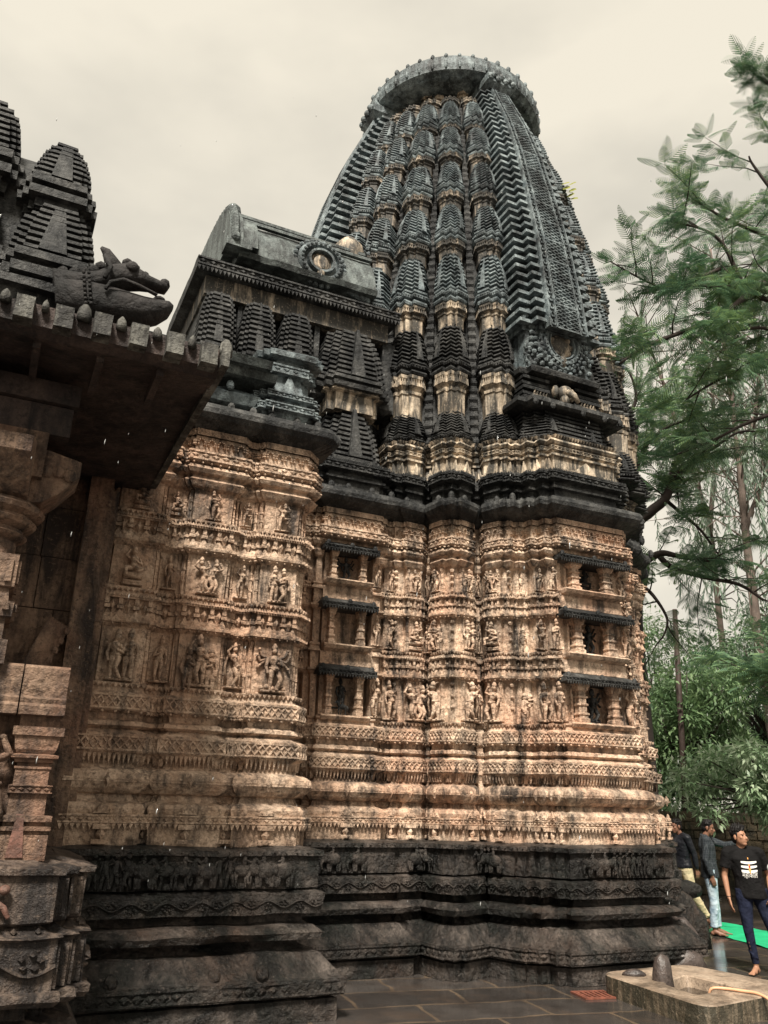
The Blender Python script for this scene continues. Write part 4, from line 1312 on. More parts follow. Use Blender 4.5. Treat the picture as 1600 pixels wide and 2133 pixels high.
# medallion on the roof side
md = MB()
mc = (-3.66, 9.70)
def mring(r, d, n=36):
    r *= .86
    return [(mc[0] + r * math.cos(2 * math.pi * i / n), -(2.24 + d), mc[1] + r * .95 * math.sin(2 * math.pi * i / n)) for i in range(n)]
md.rings([mring(.44, -.5), mring(.44, .05), mring(.40, .10), mring(.34, .10), mring(.32, .04), mring(.27, .04), mring(.255, .12), mring(.21, .12), mring(.20, -.06)])
for i in range(26):
    a = 2 * math.pi * i / 26
    md.ell((mc[0] + .32 * math.cos(a), -2.34, mc[1] + .31 * math.sin(a)), .028, 6, 4); md.ell((mc[0] + .41 * math.cos(a), -2.24, mc[1] + .39 * math.sin(a)), .045, 6, 4)
for k in range(14):
    md.ell((mc[0] + .3 + .045 * k * .9, -2.22, mc[1] - .25 - .012 * k), .06, 6, 4); md.ell((mc[0] - .35 - .03 * k, -2.22, mc[1] - .2 - .01 * k + .1), .05, 6, 4)
hmo = md.build('medallion', TEAL, hall)
fc = MB(); fc.rings([[(mc[0] + r * math.cos(2 * math.pi * i / 20), -(2.24 + d), mc[1] - .02 + r * math.sin(2 * math.pi * i / 20)) for i in range(20)] for r, d in ((.20, -.02), (.17, .05), (.14, .02), (.12, .08), (.05, .06), (.01, .06))])
fc.ell((mc[0], -2.32, mc[1] - .24), (.07, .06, .09), 7, 5)
fc.build('mask', DRUM, hmo, True)
# pale finial at the foot of the spire behind the roof
fn = MB(); fn.rings([[(-2.92 + r * math.cos(2 * math.pi * i / 18), -1.55 + r * math.sin(2 * math.pi * i / 18), z) for i in range(18)] for r, z in ((.26, 10.3), (.29, 10.55), (.25, 10.72), (.14, 10.86), (.05, 10.95))], True, False, True)
fn.build('finial', DRUM, hall, True)

# lean-to roof of the hall wing with its end block
lr = MB()
lr.rings([[(x, -4.55, 6.32), (x, -4.60, 6.40), (x, -4.50, 6.46), (x, -3.9, 6.78), (x, -3.0, 6.95), (x, -3.0, 6.3)] for x in (-8.6, -7.5, -6.6, -5.6, -4.95)], True, True, True)
lr.rings([[(x, -4.42, 6.24), (x, -4.47, 6.32), (x, -4.2, 6.34), (x, -3.0, 6.34), (x, -3.0, 6.2)] for x in (-8.6, -4.85)], True, True, True)
lr.build('lean_to_roof', ROOF, hall)
bk = MB()
slab_run(bk, -8.6, -4.42, 4.0, [(5.85, 0), (6.02, 0), (6.03, .10), (6.10, .10), (6.11, .02), (6.30, .02)])
slab_run(bk, -6.2, -5.1, 4.25, [(5.90, -.1), (5.95, .05), (6.05, .10), (6.12, .02), (6.2, -.1)])
for x in (-5.9, -5.6, -5.35): bk.ell((x, -4.36, 6.12), (.05, .05, .06), 7, 5)
bfr = Frame(-4.66, 0, 0)
P, D = pier_poly([(.18, 4.30), (.24, 4.25), (.30, 4.18)], 3.3)
solid(bk, bfr, P, D, [(5.86, .04), (5.93, .06), (5.94, .10), (6.03, .11), (6.04, .04), (6.09, .04), (6.10, .09), (6.18, .09), (6.19, .0), (6.42, -.03), (6.43, .04), (6.55, .04), (6.56, -.01), (6.62, -.01), (6.63, .10), (6.69, .12), (6.74, .05), (6.78, -.06)])
for za, zb, o in ((5.945, 6.025, .105), (6.105, 6.175, .09), (6.435, 6.545, .04)):
    for e in edges(P, D, o): Face(bk, bfr, e).beads(za, zb, .014)
bk.add([bfr(-.10, 4.36, 6.19), bfr(.10, 4.36, 6.19), bfr(0, 4.31, 6.46), bfr(-.10, 4.2, 6.19), bfr(.10, 4.2, 6.19)], [(0, 1, 2), (0, 2, 3), (1, 4, 2), (0, 1, 4, 3)])
bk.build('roof_block', TEAL, hall)

# sculpture of the hall wall
rk = random.Random(11)
HK = {0: (2, 7, 8), 1: (3, 5, 2), 2: (3, 1, 4)}
for ri, (z0, z1) in enumerate(FIG_ROWS):
    for (cx, w, _), k in zip(PIERS, HK[ri]):
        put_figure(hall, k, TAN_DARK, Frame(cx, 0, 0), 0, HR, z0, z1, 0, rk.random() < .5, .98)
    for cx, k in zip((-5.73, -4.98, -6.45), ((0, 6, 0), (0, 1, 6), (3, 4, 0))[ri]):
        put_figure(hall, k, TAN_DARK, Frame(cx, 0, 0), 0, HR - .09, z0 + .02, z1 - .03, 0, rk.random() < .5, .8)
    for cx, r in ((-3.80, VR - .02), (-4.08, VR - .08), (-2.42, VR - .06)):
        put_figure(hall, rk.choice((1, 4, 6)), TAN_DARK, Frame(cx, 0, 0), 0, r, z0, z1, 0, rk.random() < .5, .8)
    put_figure(hall, rk.choice((0, 1)), TAN_DARK, VF, .42, VR + .04, z0, z1, 0, False, .7)
put_figure(hall, 8, BLACK, VF, -.02, VR - .06, 4.62, 4.98); put_figure(hall, 0, BLACK, VF, -.02, VR - .06, 2.95, 3.34); put_beast(hall, 1, BLACK, VF, -.02, VR + .02, 2.875, 3.06)
for i, x in enumerate(np.linspace(-6.62, -4.45, 13)):
    put_beast(hall, (2, 2, 0, 2, 2, 0, 1, 1, 0, 2, 1, 0, 0)[i], WET, Frame(x, 0, 0), 0, HR + .23, 1.075, 1.34, 0, i % 3 == 1)
for t in (-.2, .12): put_beast(hall, 0, WET, VF, t, VR + .35, 1.08, 1.33)

# ------------------------------------------------------------------ the near porch: plinth, bench wall, pillar, deep eave, roof turrets, monster spout
porch = thing('temple_porch', 'dark brown stone porch with round pillar, deep shadowed eave and monster head spout', 'temple porch', (-7.6, -5.2, 0), True)
PR = 6.22
PX = -6.66            # right-hand corner
pp, pb = MB(), MB()
fr0 = Frame(0, 0, 0)
def pside(mb, x1, r, prof, steps=((0, 0), (.10, -.12), (.20, -.24)), x0=-9.4):
    """front run with a stepped right-hand corner that returns to the hall"""
    P = [(x0, 4.0), (x0, r)]
    D = [(0, 0), (0, 1)]
    for i, (dx, dr) in enumerate(steps):
        P += [(x1 + dx, r + dr), (x1 + dx, r + (steps[i + 1][1] if i + 1 < len(steps) else -2.0))]
        D += [(1, 1), (1, 1 if i + 1 < len(steps) else 0)]
    solid(mb, fr0, P, D, prof, rough=.022, step=.09)
    return P, D
PPL = [(0, .34), (.18, .34), (.19, .28), (.35, .30), (.52, .20), (.55, .10), (.62, .09), (.63, .24), (.66, .27), (.70, .27), (.71, .22), (.98, .22), (1.0, .25), (1.02, .16), (1.06, .10), (1.065, .15), (1.08, .17), (1.34, .17), (1.35, .21), (1.385, .22), (1.41, .10), (1.43, .02)]
P, D = pside(pp, PX - .10, PR, PPL)
for e in edges(P, D, .22, .3): Face(pp, fr0, e).scroll(.73, .96, .035); Face(pp, fr0, e).studs(.66, .028, .16, .03)
for e in edges(P, D, .22, .05):
    if e[3] < .3: Face(pp, fr0, e).box(.02, e[3] - .02, .72, .95, .02)
for e in edges(P, D, .17, .3): Face(pp, fr0, e).studs(1.03, .022, .14, .03)
for e in edges(P, D, .17, .05):
    if e[3] < .3: Face(pp, fr0, e).box(.02, e[3] - .02, 1.10, 1.32, .015)
pp.build('plinth', PORCH_BASE, porch)
# running bull on the frieze
bl = MB()
bl.ell((-7.10, -6.42, 1.215), (.10, .05, .065), 10, 7); bl.ell((-6.97, -6.42, 1.25), (.055, .05, .06), 9, 6); bl.ell((-6.89, -6.43, 1.27), (.035, .035, .03), 8, 5)
for a, b_, c in (((-7.14, -6.42, 1.17), (-7.19, -6.43, 1.12), (-7.13, -6.43, 1.09)), ((-7.06, -6.42, 1.16), (-7.05, -6.43, 1.11), (-7.00, -6.43, 1.085)), ((-6.98, -6.42, 1.19), (-6.93, -6.43, 1.14), (-6.90, -6.43, 1.10)), ((-6.94, -6.42, 1.2), (-6.88, -6.43, 1.17), (-6.85, -6.43, 1.12))):
    bl.cap(a, b_, .026, .02, 6); bl.cap(b_, c, .02, .015, 6)
bl.tube([(-7.18, -6.42, 1.24), (-7.20, -6.43, 1.29), (-7.15, -6.43, 1.315), (-7.11, -6.43, 1.29), (-7.07, -6.43, 1.31), (-7.03, -6.43, 1.325), (-7.01, -6.43, 1.30)], .012, 6)
VERM = stone('vermilion_dusted_stone', (0.27, 0.115, 0.085), (0.14, 0.08, 0.06), stain=(0.05, 0.03, 0.022), amount=0.62, streak=0.2, bump=0.8)
bl.build('bull_relief', VERM, porch, True)

# bench wall: post, panel figure, sloping seat back slab
def post(mb, cx, cy, z0, z1, w, prof):
    mb.rings([[(cx - w * k, cy - w * k, z0 + (z1 - z0) * t), (cx + w * k, cy - w * k, z0 + (z1 - z0) * t), (cx + w * k, cy + w * k, z0 + (z1 - z0) * t), (cx - w * k, cy + w * k, z0 + (z1 - z0) * t)] for t, k in prof], True, True, True)
PW = .115
px, py = PX - .17, -(PR - .13)
bpost = MB()
pprof = [(0, 1.35), (.17, 1.35), (.175, 1.15), (.195, 1.15), (.20, 1.42), (.225, 1.42), (.23, 1.12), (.255, 1.12), (.26, 1.40), (.30, 1.42), (.305, 1.0), (.45, .98), (.455, 1.12), (.51, 1.12), (.515, .92), (.62, .92), (.625, 1.0), (.64, 1.0), (.645, .85), (.665, .85), (.67, 1.05), (.69, 1.05), (.70, 1.28), (.72, 1.30), (.73, .98), (.76, 1.12), (.85, 1.25), (.86, 1.38), (.92, 1.40), (.925, 1.1), (1.0, 1.1)]
post(bpost, px, py, 1.42, 2.32, PW, pprof)
for k, (a, b_) in ((1.12, (.455, .51)),):
    for e in (((px - PW * k, PR - .13 + PW * k), (1, 0), (0, 1), 2 * PW * k), ((px + PW * k, PR - .13 + PW * k), (0, -1), (1, 0), 2 * PW * k)):
        Face(bpost, fr0, e).diamonds(1.42 + .9 * a, 1.42 + .9 * b_, .012)
bp_o = bpost.build('bench_post', BROWN, porch)
tg = MB(); tg.add([(px - .085, py - PW * 1.44, 1.44), (px + .02, py - PW * 1.44, 1.44), (px - .01, py - PW * 1.44, 1.68), (px - .055, py - PW * 1.44, 1.68), (px - .085, py - PW, 1.44), (px + .02, py - PW, 1.44), (px - .01, py - PW, 1.70), (px - .055, py - PW, 1.70)], [(0, 1, 2, 3), (1, 5, 6, 2), (4, 0, 3, 7), (3, 2, 6, 7)])
tg.build('painted_tongue', VERM, bp_o)
bpost2 = MB(); post(bpost2, px - .62, py, 1.42, 2.32, PW, pprof); bpost2.build('bench_post', BROWN, porch)
bw = MB(); bw.box(-9.4, px - .02, -(PR - .12), -4.6, 1.41, 2.32); bw.box(px - .05, PX - .10, -(PR - .14), -4.4, 1.41, 2.31); bw.build('bench_wall', BROWN, porch)
put_figure(porch, 1, BROWN, fr0, px - .30, PR - .10, 1.50, 2.28, 0, True, 1.0)
bs = MB()
for (x0, x1) in ((-9.4, px - .16), (px - .15, PX - .03)):
    bs.rings([[(x0, -(PR - .25), z), (x0, -(PR + o), z), (x1, -(PR + o), z), (x1, -(PR - .25), z)] for z, o in ((2.32, .02), (2.325, .06), (2.38, .065), (2.40, .04), (2.43, .05), (2.45, .0), (2.64, .02), (2.66, -.01))], True, True, True)
bs.rings([[(x, -(PR - .24), z) for x in (px - .1, PX - .04)] + [(x, -4.4, z) for x in (PX - .04, px - .1)] for z in (2.32, 2.64)], True, True, True)
bs.build('bench_slab', BROWN, porch)

# pillar: square shaft, neck rings, round capital, bracket with four arms
pc = (-7.36, -6.05)
pm = MB()
def sq(w, z): return [(pc[0] - w, pc[1] - w, z), (pc[0] + w, pc[1] - w, z), (pc[0] + w, pc[1] + w, z), (pc[0] - w, pc[1] + w, z)]
pm.rings([sq(w, z) for z, w in ((2.64, .24), (2.80, .24), (2.81, .20), (2.95, .20), (2.96, .235), (3.06, .24), (3.07, .20), (3.16, .19), (3.17, .22), (3.40, .22), (3.405, .17))], True, True, True)
def rg(r, z, n=28): return [(pc[0] + r * math.cos(2 * math.pi * (i + .5) / n), pc[1] + r * math.sin(2 * math.pi * (i + .5) / n), z) for i in range(n)]
pm.rings([rg(r, z) for z, r in ((3.39, .19), (3.52, .185), (3.53, .20), (3.55, .235), (3.57, .25), (3.59, .22), (3.61, .22), (3.64, .28), (3.67, .30), (3.69, .27), (3.70, .27), (3.73, .33), (3.76, .345), (3.78, .32), (3.80, .30))], True, True, True)
for z, w in ((3.20, .22), (3.0, .24)):
    for e in (((pc[0] - w, -pc[1] + w), (1, 0), (0, 1), 2 * w), ((pc[0] + w, -pc[1] + w), (0, -1), (1, 0), 2 * w)):
        Face(pm, fr0, e).box(.03, .07, z, z + .16 if z > 3.1 else z + .05, .02); Face(pm, fr0, e).box(2 * w - .07, 2 * w - .03, z, z + .16 if z > 3.1 else z + .05, .02)
pillar = pm.build('pillar', BROWN, porch)
ca = MB()
for dx, dy in ((1, 0), (-1, 0), (0, 1), (0, -1)):
    rr = []
    for t, zl, zh, w in ((0, 3.79, 4.22, .20), (.20, 3.79, 4.22, .20), (.30, 3.82, 4.22, .20), (.40, 3.90, 4.20, .19), (.48, 4.00, 4.19, .18), (.53, 4.06, 4.18, .17)):
        cx, cy = pc[0] + dx * t, pc[1] + dy * t
        ox, oy = -dy * w, dx * w
        rr.append([(cx - ox, cy - oy, zl), (cx + ox, cy + oy, zl), (cx + ox, cy + oy, zh), (cx - ox, cy - oy, zh)])
    ca.rings(rr, True, True, True)
ca.box(pc[0] - .27, pc[0] + .27, pc[1] - .27, pc[1] + .27, 3.98, 4.33)
for k in range(7):
    a = R(k * 51)
    ca.ell((pc[0] + .10 * math.cos(a), pc[1] - .27, 4.15 + .07 * math.sin(a)), (.045, .04, .04), 7, 5)
for x in (-.14, -.05, .06, .15): ca.ell((pc[0] + x, pc[1] - .25, 4.0), (.045, .06, .05), 7, 5)
for t in (.10, .2, .3, .4): ca.ell((pc[0] + .14 + t * .8, pc[1] - .20, 4.06 + .02 * math.sin(t * 30)), (.05, .03, .05), 7, 5)
ca.build('capital', BROWN, pillar)
# beams and inner masonry
bm = MB()
bm.box(-9.6, -6.95, -6.30, -5.80, 4.33, 4.56); bm.box(-9.6, -6.92, -6.34, -5.78, 4.57, 4.74); bm.box(-7.62, -7.10, -6.0, -4.1, 4.30, 4.70)
bm.build('beam', PORCH_DARK, porch)
mw = MB()
rr = random.Random(5)
z = 1.3
while z < 4.8:
    h = rr.choice((.42, .5, .58, .64))
    x = -9.6 - rr.random() * .3
    while x < -6.42:
        w = rr.choice((.40, .52, .68, .8))
        x1 = min(x + w, -6.40)
        y = -4.22 + rr.uniform(-.012, .012)
        mw.box(x + .004, x1 - .004, y, -3.5, z + .004, min(z + h, 4.85) - .004)
        x = x1
    z += h
mw.box(-6.62, -6.40, -4.36, -3.6, 1.4, 4.8); mw.box(-6.46, -6.33, -4.30, -3.6, 1.4, 4.7)
mw.build('masonry', BROWN, porch)
ln = MB(); ln.add([(-7.15, -4.5, 2.4), (-6.95, -4.5, 2.4), (-6.62, -4.5, 3.25), (-6.80, -4.5, 3.35), (-7.15, -4.22, 2.4), (-6.95, -4.22, 2.4), (-6.62, -4.22, 3.25), (-6.80, -4.22, 3.35)], [(0, 1, 2, 3), (1, 5, 6, 2), (3, 2, 6, 7), (0, 3, 7, 4)])
for i in range(9): ln.ell((-6.93 + i * .036, -4.5, 2.5 + i * .09), (.03, .03, .035), 6, 4)
ln.build('carved_bracket', BROWN, porch)

# deep stone eave
EX = -6.04
em = MB()
prof = [(7.0, 4.80), (7.02, 4.95), (6.9, 5.02), (6.5, 5.16), (6.1, 5.26), (4.0, 5.30)]
under = [(4.0, 4.78), (6.2, 4.86), (6.9, 4.76)]
pts = prof + under
em.rings([[(x, -r, z) for r, z in pts] for x in (-9.8, EX)], True, True, True)
em.build('eave_slab', PORCH_DARK, porch)
x = -9.7
i = 0
re_ = random.Random(19)
while x < EX - .02:
    w = .125
    eb = MB()
    dz, dy = re_.uniform(-.012, .012), re_.uniform(-.025, .015)
    if i % 2 == 0:
        eb.rings([[(x + re_.uniform(0, .008), -7.085 + dy, z), (x + w - re_.uniform(0, .008), -7.085 + dy + re_.uniform(-.01, .01), z), (x + w, -6.9, z), (x, -6.9, z)] for z in (4.79 + dz, 4.87, 4.955 + dz)], True, True, True)
        eb.build('eave_block', EDGE, porch)
    else:
        q0 = re_.uniform(.6, .9)
        eb.rings([[(x + w / 2 + (dz + q * .048 * q0) * math.cos(t), -7.03 + .03 * q * math.sin(t), 4.90 + zz * q0) for t in (2 * math.pi * k / 8 for k in range(8))] for zz, q in ((0, 1), (.06, 1.05), (.11 + dz, .85), (.15 + dz, .25))], True, True, True)
        eb.build('eave_knob', EDGE, porch, True)
    x += w; i += 1
eb = MB()
eb.box(EX - .01, EX + .05, -7.085, -4.3, 4.79, 4.90); eb.box(EX - .01, EX + .05, -7.085, -6.8, 4.90, 4.97)
eb.build('eave_edge', EDGE, porch)
er = MB()
for x in np.arange(-9.4, -6.2, .42):
    er.box(x, x + .05, -6.85, -6.3, 4.715, 4.80)
er.build('eave_ribs', PORCH_DARK, porch)

# frieze and turrets over the porch
tp = MB()
def run(mb, x1, r, prof, x0=-9.8, rb=3.9):
    solid(mb, fr0, [(x0, rb), (x0, r), (x1, r), (x1, rb)], [(-1, 0), (-1, 1), (1, 1), (1, 0)], prof)
run(tp, -7.02, 6.05, [(5.15, 0), (5.42, 0), (5.43, .08), (5.48, .09), (5.50, .0), (5.62, .0), (5.63, .07), (5.68, .07), (5.69, -.05), (5.78, -.05)])
f = Face(tp, fr0, ((-9.0, 6.05), (1, 0), (0, 1), 1.98)); f.scroll(5.16, 5.40, .05); f.studs(5.28, .05, .26, .05)
def turret(x1, x0, r, z0, z1, nb=7):
    tm = MB()
    d = z1 - z0
    pr = [(z0, 0), (z0 + .10 * d, .0), (z0 + .11 * d, .06), (z0 + .20 * d, .06), (z0 + .21 * d, -.02), (z0 + .27 * d, -.02), (z0 + .28 * d, .05), (z0 + .36 * d, .05), (z0 + .37 * d, -.03)]
    for i in range(nb):
        t = i / (nb - 1); dd = .6 * d / nb; za = z0 + .38 * d + i * dd; e = -.085 * t ** 1.5
        pr += [(za, e - .06), (za + dd * .35, e - .06), (za + dd * .42, e), (za + dd * .9, e - .006), (za + dd * .98, e - .06)]
    cx, w = (x0 + x1) / 2, (x1 - x0) / 2
    P, D = pier_poly([(w * .66, r), (w * .84, r - .07), (w, r - .15)], r - 1.1)
    D = [(d[0], 1 if i not in (0, len(D) - 1) else -1) for i, d in enumerate(D)]
    solid(tm, Frame(cx, 0, 0), P, D, pr)
    b = Frame(cx, 0, 0)
    tm.add([b(-.16 * w * 2, r + .045, z0 + .39 * d), (b(.16 * w * 2, r + .045, z0 + .39 * d)), b(.04, r - .10, z0 + .97 * d), b(-.04, r - .10, z0 + .97 * d), b(-.16 * w * 2, r - .1, z0 + .39 * d), b(.16 * w * 2, r - .1, z0 + .39 * d), b(.04, r - .3, z0 + .97 * d), b(-.04, r - .3, z0 + .97 * d)], [(0, 1, 2, 3), (1, 5, 6, 2), (4, 0, 3, 7), (3, 2, 6, 7)])
    tm.build('miniature_spire', BLACK, porch)
turret(-6.96, -7.66, 5.95, 5.72, 6.66, 8); turret(-7.08, -7.62, 5.82, 6.62, 7.44, 8)
turret(-7.74, -8.44, 5.95, 5.72, 6.80, 8); turret(-7.72, -8.30, 5.75, 6.76, 7.75, 8)
tp.rings([[(x, -5.6, 5.7), (x, -5.6, 7.1), (x, -5.2, 7.55), (x, -4.2, 7.9), (x, -4.2, 5.7)] for x in (-9.6, -7.30)], True, True, True)
tp.build('roof_storey', BLACK, porch)

# monster-headed water spout
mk = MB()
o = Vector((-7.03, -6.02, 5.64))
ax = Vector((1, -.04, .20)).normalized(); sd = Vector((0, -1, 0)); upv = Vector((-.20, 0, 1)).normalized()
def mp_(u, v, w): return o + ax * u + upv * v + sd * w
def oval(u, v, rv, rw, n=14): return [mp_(u, v + rv * math.sin(2 * math.pi * k / n), rw * math.cos(2 * math.pi * k / n)) for k in range(n)]
mk.rings([oval(-.20, .05, .17, .16), oval(.05, .03, .17, .16), oval(.20, .01, .165, .16), oval(.36, -.02, .15, .16), oval(.50, -.04, .13, .155), oval(.62, -.03, .10, .14), oval(.71, .0, .065, .11), oval(.75, .02, .02, .05)], True, True, True)     # lower jaw
mk.rings([oval(-.20, .17, .13, .12), oval(.0, .19, .09, .11), oval(.15, .22, .09, .11), oval(.28, .27, .115, .13), oval(.40, .29, .115, .13), oval(.50, .27, .085, .11), oval(.58, .24, .06, .09), oval(.66, .22, .05, .07), oval(.70, .22, .06, .07), oval(.73, .22, .02, .03)], True, True, True)   # upper jaw
mk.ell(mp_(.70, .245, 0), (.05, .07, .05), 8, 6); mk.ell(mp_(.64, .08, 0), (.06, .08, .03), 8, 6)
mk.tube([mp_(.31, .34, 0), mp_(.27, .44, 0), mp_(.24, .52, 0), mp_(.20, .56, 0)], [.08, .06, .04, .015], 8)
for i, (u, v, q) in enumerate(((.05, .29, .05), (-.03, .28, .05), (.12, .31, .055), (.18, .35, .055), (.40, .41, .05), (.47, .37, .04), (.54, .31, .04), (-.12, .28, .05))): mk.ell(mp_(u, v, 0), (q, q * 1.6, q), 7, 5)
for s in (-1, 1):
    mk.ell(mp_(.42, .32, s * .12), (.055, .04, .05), 8, 6)
    mk.tube([mp_(.60, .06, s * .13), mp_(.45, .12, s * .16), mp_(.33, .16, s * .17), mp_(.22, .12, s * .18), mp_(.18, .05, s * .18)], .016, 6)
    mk.tube([mp_(.20, .40, s * .13), mp_(.24, .28, s * .16), mp_(.18, .16, s * .175)], .02, 6)
    for i in range(8): mk.ell(mp_(.02, .2 - i * .04, s * (.165)), .016, 5, 4); mk.ell(mp_(.06, .2 - i * .04, s * (.165)), .016, 5, 4)
mk.build('monster_spout', SPOUT, porch, True)

# ------------------------------------------------------------------ trough, stones, grate, mat, hose, wall, pole
def rounded(pts, r=.12, n=5):
    out = []
    m = len(pts)
    for i in range(m):
        p, a, b = Vector(pts[i]), Vector(pts[i - 1]), Vector(pts[(i + 1) % m])
        da, db = (a - p), (b - p)
        rr = min(r, da.length * .45, db.length * .45)
        A, B = p + da.normalized() * rr, p + db.normalized() * rr
        for k in range(n + 1):
            t = k / n
            out.append(tuple((1 - t) ** 2 * A + 2 * t * (1 - t) * p + t * t * B))
    return out
TROUGH_SIDE = stone('mossy_cement', (0.36, 0.28, 0.20), (0.17, 0.125, 0.08), stain=(0.03, 0.028, 0.018), amount=0.62, streak=0.8, bump=1.0, rough=(0.4, 0.8))
TROUGH_TOP = stone('damp_cement', (0.42, 0.33, 0.25), (0.30, 0.22, 0.16), stain=(0.10, 0.075, 0.055), amount=0.35, streak=0.1, bump=0.5, rough=(0.25, 0.6))
trough = thing('water_trough', 'low mossy cement water trough with rounded corner at foot of the temple', 'trough', (3.2, 9.2, 0))
outer = rounded([(2.40, 9.80), (2.97, 8.25), (4.35, 9.25), (3.55, 10.45)], .22)
inner = rounded([(2.92, 9.30), (3.06, 8.76), (3.62, 9.18), (3.32, 9.78)], .10)
tb = MB()
tb.rings([[(x, y, z) for x, y in outer] for z in (0, .185)], True)
tb.build('basin_side', TROUGH_SIDE, trough)
tt = MB()
sc = lambda P, k: [((x - 3.3) * k + 3.3, (y - 9.3) * k + 9.3) for x, y in P]
tt.rings([[(x, y, .184) for x, y in outer], [(x, y, .196) for x, y in sc(outer, .985)], [(x, y, .198) for x, y in sc(inner, 1.06)], [(x, y, .188) for x, y in inner], [(x, y, .03) for x, y in sc(inner, .93)]], True)
tt.build('basin_rim', TROUGH_TOP, trough)
wt = MB(); wt.add([(x, y, .09) for x, y in sc(inner, .96)], [tuple(range(len(inner)))])
WATER, n_, b_ = newmat('dark_water'); b_.inputs['Base Color'].default_value = (.012, .010, .008, 1); b_.inputs['Roughness'].default_value = .06
wt.build('water', WATER, trough)

def rock(name, label, c, r, seed, mat, cat='stone', group=None, lump=.22, seg=14):
    rnd = random.Random(seed)
    mb = MB()
    mb.ell((0, 0, 0), (1, 1, 1), seg, 9)
    from mathutils import noise as nz_
    off = Vector((seed * 3.1, seed * 1.7, 0))
    mb.v = [tuple(Vector(p) * (1 + lump * nz_.noise(Vector(p) * 1.6 + off)) ) for p in mb.v]
    mb.v = [(p[0] * r[0] + c[0], p[1] * r[1] + c[1], max(0.0, p[2] * r[2] + c[2])) for p in mb.v]
    o = mb.build(name, mat, None, True, base=(c[0], c[1], 0))
    o.location = (c[0], c[1], 0)
    return tag(o, label, cat, group)
DARKROCK = stone('worn_dark_stone', (0.10, 0.075, 0.065), (0.045, 0.034, 0.03), stain=(0.012, 0.009, 0.009), amount=.4, bump=.7, rough=(.2, .6), spec=.6)
rock('upright_stone', 'dark rounded stone standing upright in the trough corner', (2.96, 9.42, .20), (.105, .09, .26), 4, DARKROCK)
rock('fallen_stone', 'flat grey broken stone lying beside the upright one behind the trough', (2.74, 9.66, .21), (.12, .07, .045), 9, DARKROCK)
rock('rough_block', 'rough brown stone block at the right end of the temple plinth', (3.62, 10.85, .14), (.30, .22, .20), 5, DARKROCK, lump=.35)
rock('broken_carving', 'dark broken carving leaning on the plinth behind the trough', (3.95, 11.75, .22), (.26, .22, .34), 12, DARKROCK, lump=.5)
rock('pointed_stone', 'grey pointed stone lying on the plinth ledge beside the khaki trousers', (4.22, 12.45, .80), (.34, .16, .12), 15, WET, lump=.3)
rock('ledge_block', 'dark tilted stone block under the pointed stone by the plinth end', (4.20, 12.2, .34), (.30, .24, .36), 21, WET, lump=.45)

# hose over the rim
hs = MB()
hp_ = [(3.28, 9.05, .12), (3.30, 9.02, .205), (3.42, 8.98, .217), (3.55, 8.90, .215), (3.66, 8.80, .212), (3.72, 8.66, .17), (3.75, 8.55, .06), (3.74, 8.40, .013), (3.66, 8.1, .013), (3.5, 7.8, .013)]
hpp = []
for i in range(len(hp_) - 1):
    p0, p1, p2, p3 = (Vector(hp_[max(i - 1, 0)]), Vector(hp_[i]), Vector(hp_[i + 1]), Vector(hp_[min(i + 2, len(hp_) - 1)]))
    for k in range(5):
        t = k / 5
        hpp.append(.5 * ((2 * p1) + (p2 - p0) * t + (2 * p0 - 5 * p1 + 4 * p2 - p3) * t * t + (-p0 + 3 * p1 - 3 * p2 + p3) * t ** 3))
hs.tube(hpp, .014, 8)
tag(hs.build('water_hose', plain('pale_orange_hose', (.62, .34, .20), .4, .1), None, True), 'pale orange water hose looped over the trough rim', 'hose')

# drain grate
gr = thing('drain_grate', 'rusty red drain grate set in the wet paving', 'grate', (2.31, 9.66, 0), rotz=R(14))
BASES[gr.name] = Vector((0, 0, 0))
RUST = plain('rusty_iron', (.16, .055, .035), .75, .4, 20, .4)
g1 = MB(); g1.box(-.19, .19, -.17, -.145, .002, .02); g1.box(-.19, .19, .145, .17, .002, .02); g1.box(-.19, -.165, -.145, .145, .002, .02); g1.box(.165, .19, -.145, .145, .002, .02)
g1.build('frame', RUST, gr)
g2 = MB()
for i in range(6): g2.box(-.15 + i * .055, -.125 + i * .055, -.145, .145, .003, .017)
g2.build('bars', RUST, gr)

# green mat on the paving
mt = MB()
nx, ny = 22, 14
A, B, C_, D_ = Vector((5.42, 15.1, 0)), Vector((6.35, 16.3, 0)), Vector((7.2, 13.6, 0)), Vector((5.55, 12.55, 0))
A, B, C_, D_ = Vector((5.40, 14.75, 0)), Vector((6.15, 16.0, 0)), Vector((7.0, 13.5, 0)), Vector((5.75, 12.55, 0))
vs = []
for j in range(ny + 1):
    for i in range(nx + 1):
        u, v = i / nx, j / ny
        p = A.lerp(D_, u).lerp(B.lerp(C_, u), v)
        vs.append((p.x, p.y, .012 + .012 * math.sin(u * 13 + v * 3) * math.sin(v * 9 + 1) + .008 * random.random()))
mt.add(vs, [(j * (nx + 1) + i, j * (nx + 1) + i + 1, (j + 1) * (nx + 1) + i + 1, (j + 1) * (nx + 1) + i) for j in range(ny) for i in range(nx)])
tag(mt.build('floor_mat', plain('green_plastic_mat', (.015, .36, .16), .45, .2, 6, .3), None, True), 'bright green plastic mat spread on the wet paving', 'mat')

